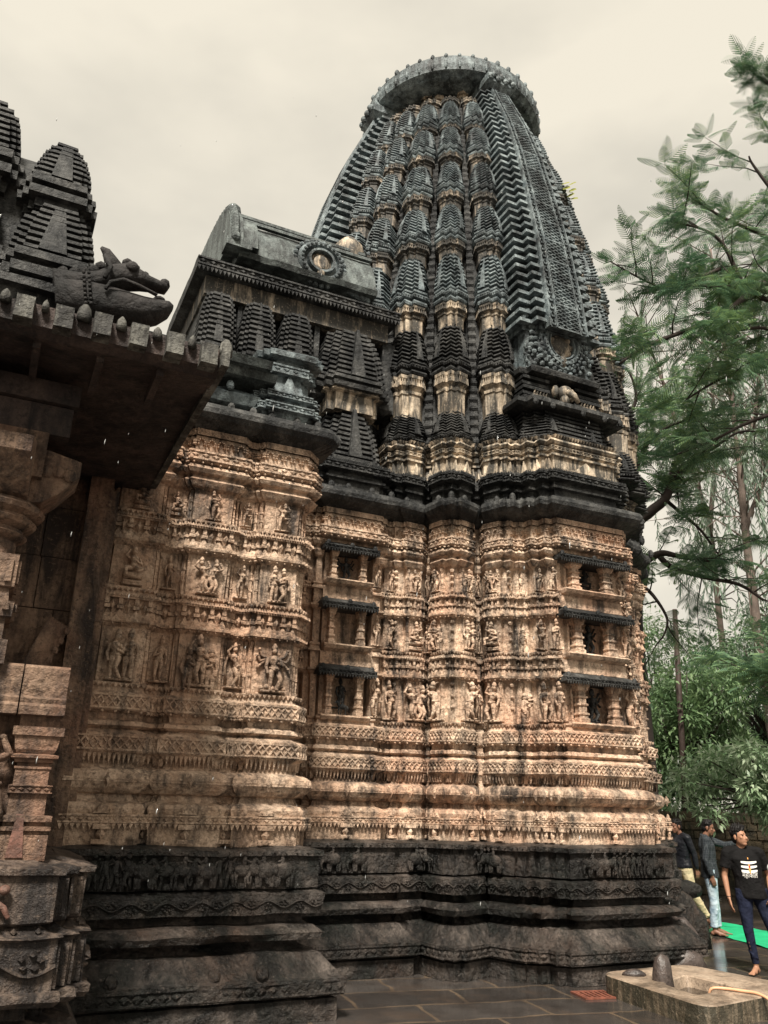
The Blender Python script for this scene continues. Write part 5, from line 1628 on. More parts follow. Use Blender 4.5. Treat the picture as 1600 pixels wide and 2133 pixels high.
# boundary wall of rough stones
BW = stone('mossy_rubble', (0.17, 0.125, 0.075), (0.075, 0.055, 0.032), stain=(0.012, 0.012, 0.007), amount=.55, streak=.3, bump=1.2, moss=(.02, .026, .010))
wb = MB()
rr = random.Random(8)
def bpt(u, d, z): return (3.0 + u * .955 + d * .296, 22.9 - u * .296 + d * .955, z)
z = 0
while z < 1.85:
    h = rr.uniform(.17, .26); u = -.4
    while u < 15:
        w = rr.uniform(.22, .6); d = rr.uniform(-.04, .04)
        v = [bpt(u + .012, d, z + .012), bpt(u + w - .012, d + rr.uniform(-.03, .03), z + .012), bpt(u + w - .012, .45, z + .012), bpt(u + .012, .45, z + .012)]
        v += [(p[0], p[1], z + h - .01 + rr.uniform(-.015, .01)) for p in v]
        wb.add(v, [(0, 1, 5, 4), (1, 2, 6, 5), (2, 3, 7, 6), (3, 0, 4, 7), (4, 5, 6, 7)])
        u += w
    z += h
v = [bpt(-.4, .05, 0), bpt(15, .05, 0), bpt(15, .44, 0), bpt(-.4, .44, 0)]
wb.add(v + [(p[0], p[1], 1.8) for p in v], [(0, 1, 5, 4), (4, 5, 6, 7), (2, 3, 7, 6)])
tag(wb.build('boundary_wall', BW), 'rough mossy stone boundary wall behind the three men', 'wall')

# rusty pole
po = thing('metal_pole', 'thin dark rusty metal pole rising out of the bushes', 'pole', (8.55, 24.2, 0))
pm_ = MB(); pm_.tube([(8.55, 24.2, 0), (8.70, 24.2, 3.5), (8.88, 24.2, 7.62)], [.10, .085, .07], 10)
PIRON = plain('dark_rusty_pole', (.035, .022, .018), .7, .3, 6, .3)
pm_.build('shaft', PIRON, po, True)
pf_ = MB(); pf_.box(8.40, 8.70, 24.05, 24.35, 0, .02); pf_.build('foot_plate', PIRON, po)

# litter at the foot of the wall
for i, (x, y) in enumerate(((7.1, 19.6), (7.6, 19.9), (6.55, 18.6))):
    l = MB(); l.add([(x, y, .006), (x + .12, y + .03, .05), (x + .10, y + .14, .02), (x - .03, y + .10, .04)], [(0, 1, 2, 3)])
    l.add([(x, y, .004), (x + .12, y + .03, .0045), (x + .10, y + .14, .004), (x - .03, y + .10, .004)], [(0, 1, 2, 3)])
    tag(l.build('paper_scrap', plain('scrap_paper', (.6, .58, .52), .8, .1)), 'scrap of white paper on the wet ground near the wall', 'litter', 'scraps of paper by the wall')

# ------------------------------------------------------------------ trees
def scatter(bv, bf, mats, jitter=None):
    """N copies of a small leaf piece as one vertex/face array"""
    bv = np.asarray(bv, float); bf = np.asarray(bf, int)
    M = np.asarray(mats, float)                       # N,3,4
    v = np.einsum('nij,kj->nki', M[:, :, :3], bv) + M[:, None, :, 3]
    f = bf[None] + (np.arange(len(M)) * len(bv))[:, None, None]
    return v.reshape(-1, 3), f.reshape(-1, bf.shape[1])

def leafobj(name, parts, mat, parent):
    vs, fs, k = [], [], 0
    for v, f in parts:
        vs.append(v); fs.append(f + k); k += len(v)
    v = np.concatenate(vs); f = np.concatenate(fs)
    me = bpy.data.meshes.new(name)
    base = np.array(BASES[parent.name]) if parent else np.zeros(3)
    me.vertices.add(len(v)); me.vertices.foreach_set('co', (v - base).astype(np.float32).ravel())
    me.loops.add(f.size); me.loops.foreach_set('vertex_index', f.astype(np.int32).ravel())
    me.polygons.add(len(f)); me.polygons.foreach_set('loop_start', np.arange(0, f.size, f.shape[1], dtype=np.int32))
    me.update(calc_edges=True)
    me.materials.append(mat)
    o = bpy.data.objects.new(name, me); COL.objects.link(o); o.parent = parent
    return o

def xf(p, d, up, s):
    """matrix rows taking x along d, z near up"""
    d = d.normalized(); sdv = up.cross(d)
    sdv = sdv.normalized() if sdv.length > 1e-4 else d.orthogonal().normalized()
    n_ = d.cross(sdv)
    return [[d.x * s, sdv.x * s, n_.x * s, p.x], [d.y * s, sdv.y * s, n_.y * s, p.y], [d.z * s, sdv.z * s, n_.z * s, p.z]]

# feathery leaf: a bent midrib with paired narrow pinnae
def frond():
    v, f = [], []
    for i in range(11):
        t = .12 + .88 * i / 10
        x = t; z = -.18 * t * t
        L = .24 * math.sin(math.pi * (t * .70 + .30)) ** .8 + .015
        for s in (-1, 1):
            k = len(v)
            v += [(x - .004, 0, z), (x + .034, 0, z), (x + .022 + L * .75, s * L, z - .05 - L * .25), (x + .0 + L * .72, s * L * .95, z - .06 - L * .25)]
            f.append((k, k + 1, k + 2, k + 3))
    k = len(v); v += [(0, -.006, 0), (1, -.002, -.18), (1, .002, -.18), (0, .006, 0)]; f.append((k, k + 1, k + 2, k + 3))
    return v, f
FROND = frond()
def blade(w=.10):
    return [(0, 0, 0), (.35, -w, .02), (1, 0, -.10), (.35, w, .02)], [(0, 1, 2, 3)]

BARK = plain('dark_wet_bark', (.035, .026, .022), .8, .35, 5, .6)
PALEBARK = plain('pale_brown_bark', (.13, .10, .085), .8, .45, 3, .4)
FEATHER = leafmat('feathery_leaf', [(.055, .12, .07), (.11, .20, .11), (.20, .30, .12)], .5, 0.7, .32)
GUM = leafmat('gum_leaf', [(.13, .19, .15), (.20, .27, .20), (.27, .33, .25)], .5, 0.6, .4)  # leaf tones lightened, the pale haze over far trees put into the colour
DARKL = leafmat('dense_dark_leaf', [(.04, .08, .045), (.08, .14, .07), (.13, .20, .095)], .5, 0.5, .25)
MIDL = leafmat('mid_green_leaf', [(.07, .13, .06), (.12, .20, .09), (.19, .28, .13)], .5, 0.5, .35)
BUSHL = leafmat('glossy_bush_leaf', [(.13, .21, .11), (.26, .37, .21), (.50, .57, .42)], .3, 1.5, .25)  # palest tone paints the whitish glints on the leaves

# image-plane helper used only to lay out the limbs at their real distances
def atp(px, py, Y):
    d = _f + _rr * ((px - 800.0) / 1700.0) - _uu * ((py - 1066.5) / 1700.0)
    return Vector((0, 0, CAM_H)) + d * (Y / d.y)
def smooth_path(pts, m=6):
    out = []
    for i in range(len(pts) - 1):
        p0, p1, p2, p3 = pts[max(i - 1, 0)], pts[i], pts[i + 1], pts[min(i + 2, len(pts) - 1)]
        for k in range(m):
            t = k / m
            out.append(.5 * ((2 * p1) + (p2 - p0) * t + (2 * p0 - 5 * p1 + 4 * p2 - p3) * t * t + (-p0 + 3 * p1 - 3 * p2 + p3) * t ** 3))
    out.append(pts[-1])
    return out

def feathery_tree(name, label, base, limbs, seed, twig_gap=.34, fsize=(.42, .62)):
    rnd = random.Random(seed)
    t = thing(name, label, 'tree', base)
    wd = MB()
    mats = []
    for pts, r0, r1, leafy in limbs:
        path = smooth_path(pts)
        n_ = len(path)
        wd.tube(path, [r0 + (r1 - r0) * i / (n_ - 1) for i in range(n_)], 7)
        acc = 0.0
        for i in range(1, n_):
            seg = path[i] - path[i - 1]
            acc += seg.length
            if i / n_ < 1 - leafy: continue
            while acc > twig_gap:
                acc -= twig_gap
                d = (seg.normalized() * rnd.uniform(.2, 1.0) + Vector((rnd.uniform(-1, 1), rnd.uniform(-1, 1), rnd.uniform(-.25, .65)))).normalized()
                L = rnd.uniform(.45, 1.25)
                p = path[i] - seg * rnd.random()
                tw = [p]
                for k in range(4):
                    d = (d + Vector((rnd.uniform(-.25, .25), rnd.uniform(-.25, .25), rnd.uniform(-.15, .10)))).normalized()
                    tw.append(tw[-1] + d * L / 4)
                wd.tube(tw, [.018, .014, .011, .008, .005], 4)
                for k in range(1, 5):
                    for q in range(3 if k < 4 else 6):
                        dd = (d * .6 + Vector((rnd.uniform(-1, 1), rnd.uniform(-1, 1), rnd.uniform(-.25, .35)))).normalized()
                        s = rnd.uniform(*fsize)
                        mats.append(xf(tw[k], dd, (Vector((0, 0, 1)) + Vector((rnd.uniform(-.5, .5), rnd.uniform(-.5, .5), 0))).normalized(), s))
    wd.build('trunk', BARK, t, True)
    leafobj('crown', [scatter(*FROND, mats)], FEATHER, t)
    return t

def L(Y, *pp, dy=0.0):
    return [atp(x, y, Y + dy * i) for i, (x, y) in enumerate(pp)]
XA = atp(1318, 1300, 17.0)
limbsA = [
    ([Vector((XA.x - .1, 17.0, 0)), Vector((XA.x, 17.0, 2.5)), atp(1318, 1300, 17), atp(1330, 1215, 17), atp(1338, 1180, 17)], .26, .16, 0),
    (L(17, (1338, 1180), (1352, 1165), (1380, 1152), (1420, 1160), (1480, 1168), dy=-.2), .10, .035, .6),
    (L(17, (1318, 1290), (1322, 1110), (1355, 1066), (1385, 1040), (1410, 985), (1445, 960), (1475, 942), dy=-.15), .15, .05, .5),
    (L(17, (1372, 1156), (1400, 1182), (1470, 1203), (1540, 1218), (1590, 1250), dy=-.3), .07, .025, .8),
    (L(17, (1322, 1110), (1318, 1000), (1300, 900), (1325, 830), (1312, 775), dy=-.1), .09, .02, .7),
    (L(17, (1318, 1000), (1345, 930), (1390, 890), (1450, 870), dy=-.2), .06, .02, .8),
    (L(17, (1385, 1040), (1420, 1070), (1460, 1105), (1500, 1160), dy=.1), .05, .02, .7),
    (L(17, (1445, 960), (1490, 930), (1540, 900), (1590, 900), dy=-.2), .05, .015, .9),
    (L(17, (1330, 1215), (1360, 1240), (1390, 1290), (1380, 1330), dy=-.2), .05, .015, .8),
    (L(17, (1318, 900), (1340, 860), (1375, 850), (1440, 850), dy=.2), .05, .015, .9),
]
feathery_tree('feathery_tree', 'feathery leaved tree with dark crooked limbs growing close behind the tower', (XA.x - .1, 17.0, 0), limbsA, 3, .30)
XB = atp(1760, 1400, 13.5)
limbsB = [
    ([Vector((XB.x, 13.5, 0)), Vector((XB.x + .1, 13.5, 3)), atp(1730, 1000, 13.5), atp(1700, 760, 13.5), atp(1690, 560, 13.5), atp(1700, 300, 13.5)], .30, .10, 0),
    (L(13.5, (1702, 700), (1650, 600), (1590, 592), (1500, 660), (1420, 692), (1345, 722), (1290, 758), dy=-.15), .09, .02, .75),
    (L(13.5, (1695, 620), (1560, 604), (1440, 596), (1400, 612), dy=-.2), .06, .015, .8),
    (L(13.5, (1680, 640), (1565, 610), (1510, 515), (1470, 480), (1400, 462), dy=-.15), .06, .015, .8),
    (L(13.5, (1690, 560), (1590, 490), (1510, 455), (1440, 412), dy=-.1), .06, .015, .85),
    (L(13.5, (1692, 480), (1620, 410), (1570, 345), (1560, 325), dy=-.1), .05, .015, .8),
    (L(13.5, (1700, 320), (1640, 200), (1590, 170), (1558, 138), dy=-.05), .05, .015, .7),
    (L(13.5, (1710, 820), (1640, 740), (1560, 770), (1500, 790), (1430, 832), dy=-.15), .06, .015, .8),
    (L(13.5, (1500, 560), (1400, 600), (1345, 585), (1272, 545), dy=-.1), .04, .012, .85),
    (L(13.5, (1705, 760), (1620, 690), (1530, 690), (1470, 735), dy=-.2), .05, .015, .8),
    (L(13.5, (1720, 900), (1640, 860), (1560, 880), (1480, 920), (1400, 950), dy=.2), .05, .015, .8),
    (L(13.5, (1700, 300), (1650, 290), (1620, 280), (1600, 270), dy=.1), .04, .012, .8),
    (L(13.5, (1690, 560), (1640, 520), (1600, 540), (1540, 560), dy=.1), .04, .012, .8),
    (L(13.5, (1730, 1000), (1660, 1380), (1620, 1410), (1570, 1440), dy=.2), .04, .012, .5),
]
feathery_tree('feathery_tree', 'large feathery leaved tree reaching in over the court from the right edge', (XB.x, 13.5, 0), limbsB, 5, .27, (.34, .54))

def gum_tree(name, label, Y, limbs, seed, n_strands, spread):
    rnd = random.Random(seed)
    base = limbs[0][0][0]
    t = thing(name, label, 'tree', tuple(base))
    wd, mats = MB(), []
    for pts, r0, r1, leafy in limbs:
        path = smooth_path(pts)
        m = len(path)
        wd.tube(path, [r0 + (r1 - r0) * i / (m - 1) for i in range(m)], 7)
        for q in range(int(n_strands * leafy)):
            i = rnd.randrange(int(m * .25), m)
            p = path[i] + Vector((rnd.gauss(0, spread), rnd.gauss(0, spread), rnd.gauss(.4, spread)))
            wd.tube([path[i], path[i].lerp(p, .5) + Vector((0, 0, .3)), p], [.03, .02, .008], 4)
            d = Vector((rnd.uniform(-.4, .4), rnd.uniform(-.4, .4), -.8))
            for k in range(rnd.randint(14, 26)):
                d = (d + Vector((rnd.uniform(-.15, .15), rnd.uniform(-.15, .15), -.12))).normalized()
                p = p + d * .11
                for s in range(2):
                    dd = (d + Vector((rnd.uniform(-.7, .7), rnd.uniform(-.7, .7), rnd.uniform(-.3, .1)))).normalized()
                    mats.append(xf(p, dd, Vector((rnd.uniform(-1, 1), rnd.uniform(-1, 1), .3)).normalized(), rnd.uniform(.20, .36)))
    wd.build('trunk', PALEBARK, t, True)
    leafobj('crown', [scatter(*blade(.085), mats)], GUM, t)
GA = atp(1592, 1420, 26)
gum_tree('gum_tree', 'tall slender gum tree with pale trunk and thin drooping leaves behind the feathery trees', 26, [
    ([Vector((GA.x + .2, 26, 0)), GA, atp(1570, 1250, 26), atp(1552, 1100, 26), atp(1540, 960, 26), atp(1520, 800, 26), atp(1500, 660, 26), atp(1480, 520, 26)], .19, .04, 1.0),
    ([atp(1552, 1100, 26), atp(1580, 1030, 26), atp(1600, 960, 26), atp(1610, 820, 26)], .12, .03, .5),
    ([atp(1540, 960, 26), atp(1570, 880, 26), atp(1580, 760, 26), atp(1570, 640, 26)], .10, .03, .6)], 4, 90, 1.0)
GB = atp(1500, 1300, 29)
gum_tree('gum_tree', 'slender gum tree with sparse hanging leaves standing nearest the tower silhouette', 29, [
    ([Vector((GB.x, 29, 0)), GB, atp(1478, 1100, 29), atp(1425, 930, 29), atp(1375, 780, 29), atp(1330, 660, 29)], .13, .03, 1.0),
    ([atp(1478, 1100, 29), atp(1490, 930, 29), atp(1480, 780, 29), atp(1460, 700, 29)], .10, .03, .8)], 9, 75, 1.0)

def crown_tree(name, label, c, r, n_, leaf, mat, seed, trunk_r=.12, group=None, cat='tree', clumps=26, bark=BARK, w=.16, flat=0.0):
    """rounded crown of leaf clumps with gaps, on a forked trunk"""
    rnd = random.Random(seed)
    t = thing(name, label, cat, (c[0], c[1], 0), group=group)
    wd = MB()
    C = Vector(c); Rr = Vector(r)
    wd.tube([(c[0], c[1], 0), (c[0] + .1, c[1], c[2] * .5), (c[0], c[1], c[2])], [trunk_r, trunk_r * .8, trunk_r * .45], 8)
    cl = []
    for i in range(clumps):
        while True:
            q = Vector((rnd.uniform(-1, 1), rnd.uniform(-1, 1), rnd.uniform(-1, 1)))
            if .25 < q.length < 1: break
        p = C + Vector((q.x * Rr.x, q.y * Rr.y, q.z * Rr.z))
        cl.append((p, rnd.uniform(.22, .42) * min(Rr)))
        st = Vector((c[0], c[1], max(.3, c[2] - Rr.z * .6)))
        wd.tube([st, st.lerp(p, .5) + Vector((0, 0, .1)), p], [trunk_r * .35, trunk_r * .2, .012], 5)
    mats = []
    for i in range(n_):
        p, rad = cl[i % clumps]
        q = Vector((rnd.gauss(0, 1), rnd.gauss(0, 1), rnd.gauss(0, .8))).normalized() * rad * rnd.uniform(.55, 1.15)
        o = (q * .7 + Vector((rnd.uniform(-.6, .6), rnd.uniform(-.6, .6), rnd.uniform(-.7, .3))) * rad).normalized()
        mats.append(xf(p + q, o, (Vector((rnd.uniform(-.6, .6), rnd.uniform(-.6, .6), 1))).normalized(), rnd.uniform(*leaf)))
    wd.build('trunk', bark, t, True)
    leafobj('crown', [scatter(*blade(w), mats)], mat, t)
    return t
# bush of glossy leaves in front of the wall
crown_tree('leafy_bush', 'broad glossy leaved bush hanging over the wall behind the three men', (8.6, 18.6, 2.42), (2.3, 1.5, .80), 9000, (.11, .20), BUSHL, 31, .10, clumps=70, w=.2, cat='bush')
# background trees in a thick belt beyond the wall
BG = [((9.2, 25.5, 4.0), (2.2, 1.8, 2.3), MIDL, 'rounded mid green tree beyond the wall, nearest the tower'),
      ((13.0, 27.0, 5.2), (2.8, 2.2, 3.2), DARKL, 'dense dark tree beyond the wall behind the thin metal pole'),
      ((17.2, 28.0, 4.6), (3.0, 2.2, 3.4), MIDL, 'mid green bushy tree beyond the wall at the right edge'),
      ((11.0, 33.0, 6.0), (3.4, 2.4, 3.4), MIDL, 'tall pale green tree far behind the wall beside the tower'),
      ((17.5, 36.0, 6.5), (4.5, 2.8, 4.0), DARKL, 'tall dark tree far behind the wall under the gum tree'),
      ((23.0, 34.0, 6.5), (4.0, 2.8, 4.0), DARKL, 'dark tree beyond the wall, farthest to the right'),
      ((6.0, 34.0, 4.5), (3.5, 2.4, 3.4), DARKL, 'low dark tree far back, mostly hidden by the tower')]
for i, (c, r, m_, lab) in enumerate(BG):
    crown_tree('background_tree', lab, c, r, 15000, (.13, .26), m_, 50 + i, .2, 'trees beyond the boundary wall', clumps=60, w=.17)
# small weed rooted high on the spire
wd = thing('wall_plant', 'small yellow green seedling rooted in the right flank of the spire', 'plant', (3.55, 13.2, 11.6))
b0 = atp(1158, 402, 12.75)
wd.location = b0; BASES[wd.name] = Vector(b0)
sm = MB(); mats = []
for k, (x, y) in enumerate(((1172, 392), (1184, 398), (1180, 410), (1188, 414), (1170, 384), (1184, 386), (1178, 402))):
    p = atp(x, y, 12.7); sm.tube([b0, b0.lerp(p, .6) + Vector((0, 0, .04)), p], [.012, .008, .005], 4)
    mats.append(xf(p, Vector((.6, -.5, -.3 + .15 * (k % 3))), Vector((.1 * k - .3, -1, .5)).normalized(), .17))
sm.build('stem', BARK, wd); leafobj('leaf_cluster', [scatter([(0, 0, 0), (.3, -.42, 0), (.75, -.36, -.02), (1, 0, -.08), (.75, .36, -.02), (.3, .42, 0)], [(0, 1, 2, 3, 4, 5)], mats)], leafmat('yellow_leaf', [(.20, .24, .04), (.34, .34, .07)], .5, 2, .4), wd)
# low growth that fills the gap behind the wall
rnd = random.Random(77)
mats = []
for i in range(16000):
    u = rnd.uniform(0, 22); x, y = 3.5 + u * .955, 24.0 - u * .2 + rnd.uniform(0, 2.2)
    z = rnd.uniform(.2, 3.0 + .7 * math.sin(u * 1.3))
    mats.append(xf(Vector((x, y, z)), Vector((rnd.uniform(-1, 1), rnd.uniform(-1, .4), rnd.uniform(-.8, .4))), Vector((rnd.uniform(-.5, .5), rnd.uniform(-.5, .5), 1)).normalized(), rnd.uniform(.14, .26)))
tag(leafobj('undergrowth', [scatter(*blade(.18), mats)], DARKL, None), kind='stuff')
# falling rain: scattered drops near the camera
RAIN, n_, b_ = newmat('rain_water'); b_.inputs['Base Color'].default_value = (.6, .62, .62, 1); b_.inputs['Roughness'].default_value = .1
b_.inputs['Transmission Weight'].default_value = .35
rn = MB(); rnd = random.Random(12)
for i in range(150):
    p = atp(rnd.uniform(-20, 1620), rnd.uniform(150, 1900), rnd.uniform(1.3, 5.0))
    l = rnd.uniform(.003, .008)
    rn.tube([p + Vector((0, 0, -l)), p, p + Vector((.001, 0, l))], [.0005, .0010, .0003], 5)
tag(rn.build('rain', RAIN, None, True), kind='stuff')

# ------------------------------------------------------------------ people (each body one continuous surface), monkey
def fuse(mb, name, mat, parent, voxel=.008, smooth=6, factor=.5):
    """melt overlapping limbs into one continuous skin"""
    me = mb.mesh(name)
    tmp = bpy.data.objects.new('tmp_fuse', me)
    COL.objects.link(tmp)
    r = tmp.modifiers.new('r', 'REMESH'); r.mode = 'VOXEL'; r.voxel_size = voxel
    if smooth:
        s = tmp.modifiers.new('s', 'SMOOTH'); s.iterations = smooth; s.factor = factor
    dg = bpy.context.evaluated_depsgraph_get()
    out = bpy.data.meshes.new_from_object(tmp.evaluated_get(dg), depsgraph=dg)
    bpy.data.objects.remove(tmp); bpy.data.meshes.remove(me)
    out.name = name
    out.polygons.foreach_set('use_smooth', [True] * len(out.polygons))
    out.materials.clear(); out.materials.append(mat)
    o = bpy.data.objects.new(name, out)
    COL.objects.link(o); o.parent = parent
    return o

def hand(mb, w, d, side, palm, curl=.35, s=1.0):
    """palm and five fingers from wrist w along d; palm = direction the palm faces"""
    d = Vector(d).normalized(); n = Vector(palm); n = (n - d * n.dot(d)).normalized(); x = d.cross(n) * side
    P = w + d * .045 * s
    for k in (-.027, -.009, .009, .027):
        mb.cap(w + x * k * .6 * s, w + d * .085 * s + x * k * s, .014 * s, .0125 * s, 6)
    for k, L in ((-.028, .072), (-.0095, .082), (.0095, .078), (.028, .060)):
        a = w + d * .088 * s + x * k * s
        d1 = (d + n * curl * .6).normalized(); d2 = (d + n * curl * 1.6).normalized()
        b = a + d1 * L * .5 * s; c = b + d2 * L * .5 * s
        mb.cap(a, b, .0095 * s, .009 * s, 6); mb.cap(b, c, .009 * s, .0078 * s, 6)
    a = w + d * .028 * s - x * .026 * s
    b = a + (d * .7 - x * .75 + n * .25).normalized() * .042 * s
    mb.cap(w + d * .01 * s - x * .01 * s, a, .014 * s, .013 * s, 6); mb.cap(a, b, .0125 * s, .0105 * s, 6); mb.cap(b, b + (d * .95 - x * .25 + n * .3).normalized() * .034 * s, .010 * s, .0085 * s, 6)

def person(label, loc, rotz, J, mats, hair='short', sleeve=.5, bare=True, collar=False, group=None):
    """J: joints in metres, front toward -y, x to the viewer's right when rotz = 0"""
    root = thing('person', label, 'person', loc, rotz=rotz)
    BASES[root.name] = Vector((0, 0, 0))
    V = {k: Vector(v) for k, v in J.items() if not isinstance(v, (int, float))}
    yaw, nod = J.get('yaw', 0), J.get('nod', 0)
    HM = Matrix.Rotation(yaw, 3, 'Z') @ Matrix.Rotation(nod, 3, 'X')
    h = V['head']
    def H(x, y, z): return h + HM @ Vector((x, y, z))
    skin = MB()
    # head
    skin.ell(H(0, .008, .035), (.073, .090, .085), 14, 10, HM); skin.ell(H(0, -.018, -.03), (.060, .068, .075), 12, 8, HM)
    skin.ell(H(0, -.045, -.082), (.036, .034, .028), 10, 6, HM)
    skin.cap(H(0, -.080, .012), H(0, -.101, -.028), .009, .0145, 6); skin.ell(H(-.012, -.090, -.03), .010, 6, 4); skin.ell(H(.012, -.090, -.03), .010, 6, 4)
    for s in (-1, 1):
        skin.ell(H(s * .028, -.074, .026), (.022, .012, .008), 8, 5, HM); skin.ell(H(s * .040, -.056, -.012), (.022, .02, .018), 8, 5, HM)
        skin.ell(H(s * .075, .012, .0), (.009, .022, .032), 8, 6, HM)
    skin.ell(H(0, -.083, -.052), (.022, .010, .007), 8, 4, HM); skin.ell(H(0, -.080, -.064), (.018, .010, .007), 8, 4, HM)
    skin.cap(V['neck'] - Vector((0, 0, .03)), h + Vector((0, .015, -.05)), .055, .050, 10)
    c, p = V['chest'], V['hips']
    skin.cap(c + Vector((0, 0, .1)), p, .10, .11, 10)
    for s, a in ((-1, 'r'), (1, 'l')):
        sh, el, wr = V['sh_' + a], V['el_' + a], V['wr_' + a]
        skin.cap(V['neck'] - Vector((0, 0, .05)), sh, .045, .047, 8)
        skin.cap(sh, el, .046, .036, 8); skin.cap(el, el.lerp(wr, .35), .037, .036, 8); skin.cap(el.lerp(wr, .35), wr, .036, .024, 8)
        hand(skin, wr, V['hd_' + a], -s, V['pm_' + a], J.get('curl_' + a, .4))
        hi, kn, an, to = V['hi_' + a], V['kn_' + a], V['an_' + a], V['to_' + a]
        skin.cap(hi, kn, .075, .052, 9); skin.cap(kn, kn.lerp(an, .3), .050, .052, 9); skin.cap(kn.lerp(an, .3), an, .052, .032, 9)
        fd = (to - an); fd.z = 0; fd.normalize(); sx = Vector((-fd.y, fd.x, 0))
        skin.ell(an - fd * .028 + Vector((0, 0, -.045)), (.034, .036, .032), 9, 6)
        skin.cap(an + Vector((0, 0, -.02)), an + fd * .12 + Vector((0, 0, -.055)), .036, .026, 8)
        skin.cap(an + fd * .07 + sx * .012 + Vector((0, 0, -.055)), an + fd * .15 - sx * .014 + Vector((0, 0, -.06)), .026, .018, 8)
        skin.cap(an + fd * .07 - sx * .012 + Vector((0, 0, -.055)), an + fd * .15 + sx * .014 + Vector((0, 0, -.06)), .026, .018, 8)
        for q, L in ((-.028, .035), (-.012, .032), (.002, .03), (.015, .026), (.027, .022)):
            skin.cap(an + fd * .155 + sx * q * s + Vector((0, 0, -.065)), an + fd * (.165 + L) + sx * q * 1.1 * s + Vector((0, 0, -.067)), .011, .009, 6)
    fuse(skin, 'body', mats['skin'], root, .0075, 5)
    # hair
    hr = MB()
    hr.ell(H(0, .020, .055), (.079, .092, .078), 14, 9, HM); hr.ell(H(0, .055, .0), (.066, .055, .07), 12, 8, HM)
    rnd = random.Random(len(label))
    n = 70 if hair == 'tall' else 40
    for i in range(n):
        a = rnd.uniform(0, 2 * math.pi); e = rnd.uniform(.1, 1.2)
        q = Vector((math.cos(a) * math.cos(e) * .075, .018 + math.sin(a) * math.cos(e) * .085, .058 + math.sin(e) * .075))
        if q.y < -.055 and q.z < .07: continue
        t = Vector((rnd.uniform(-.01, .03), rnd.uniform(-.025, .0), (.045 if hair == 'tall' else .012) * rnd.uniform(.5, 1.2)))
        hr.cap(H(*q), H(*(q + t)), .018, .008, 5)
    if hair == 'tall':
        for x in (-.045, -.02, .005, .03, .05): hr.cap(H(x, -.05, .10), H(x + .015, -.065, .135), .022, .010, 6)
    for s in (-1, 1): hr.cap(H(s * .068, -.018, .045), H(s * .071, -.012, -.005), .012, .006, 5)
    fuse(hr, 'hair', mats['hair'], root, .006, 2)
    ey = MB()
    for s in (-1, 1):
        ey.ell(H(s * .030, -.0755, .0105), (.0125, .006, .0048), 8, 5, HM)
        ey.cap(H(s * .014, -.084, .030), H(s * .046, -.068, .030), .0038, .003, 5)
    ey.build('eyes', mats['hair'], root, True)
    # shirt
    sh_ = MB()
    SL, SR = V['sh_r'], V['sh_l']
    neck = V['neck']
    hem = J.get('hem', p.z - .08)
    ax = (SR - SL).normalized()
    def torso(m_, prof):
        rs = []
        for z, rx, ry, oy in prof:
            t = min(max((z - p.z) / max(.05, c.z - p.z), -.4), 1.3)
            cc = p.lerp(c, t); cc.z = z
            f_ = Vector((-ax.y, ax.x, 0)).normalized()
            rs.append([cc + ax * rx * math.cos(a) + f_ * (ry * math.sin(a) + oy) for a in (2 * math.pi * k / 18 for k in range(18))])
        m_.rings(rs, True, True, True)
    z0, z1 = hem, neck.z - .02
    torso(sh_, [(z0, .190, .138, 0), (z0 + .04, .192, .138, 0), (p.z + .02, .185, .132, 0), (p.z + .12, .168, .120, 0), (c.z - .08, .178, .128, -.005), (c.z + .06, .188, .128, -.005), (c.z + .14, .165, .10, .005), (z1, .085, .075, .01)])
    for s, a in ((-1, 'r'), (1, 'l')):
        sh, el, wr = V['sh_' + a], V['el_' + a], V['wr_' + a]
        sh_.cap(neck - Vector((0, -.005, .035)), sh, .062, .068, 9)
        if sleeve < 1:
            e = sh.lerp(el, sleeve * 1.35)
            sh_.tube([sh.lerp(el, -.12), sh, sh.lerp(el, .4), e], [.05, .074, .071, .074], 12)
        else:
            sh_.tube([sh.lerp(el, -.12), sh, sh.lerp(el, .5), el, el.lerp(wr, .5), el.lerp(wr, .93)], [.05, .070, .060, .055, .050, .042], 12)
    if collar:
        for s in (-1, 1): sh_.cap(neck + Vector((0, .055, .015)), neck + ax * s * .055 + Vector((0, -.05, -.045)), .018, .022, 6)
        sh_.tube([neck + Vector((.052 * math.cos(t), .01 + .055 * math.sin(t), .0)) for t in (2 * math.pi * k / 10 for k in range(11))], .016, 6)
    else:
        sh_.tube([neck + ax * .066 * math.cos(t) + Vector((0, .005 + .066 * math.sin(t), -.035 + .02 * math.sin(t))) for t in (2 * math.pi * k / 12 for k in range(13))], .012, 6)
    rnd = random.Random(len(label) + 3)
    for i in range(10):   # soft folds at the waist
        a = rnd.uniform(0, 6.28); z = rnd.uniform(z0 + .02, p.z + .18)
        cc = p.copy(); cc.z = z
        q = cc + Vector((.16 * math.cos(a), .112 * math.sin(a), 0)); q2 = cc + Vector((.16 * math.cos(a + .7), .112 * math.sin(a + .7), rnd.uniform(-.05, .05)))
        sh_.cap(q, q2, .020, .012, 5)
    shirt = fuse(sh_, 'shirt', mats['shirt'], root, .0085, 5)
    # trousers
    tr = MB()
    torso(tr, [(p.z - .10, .165, .120, 0), (p.z - .02, .168, .122, 0), (p.z + .06, .158, .112, 0)])
    loose = J.get('loose', 1.0)
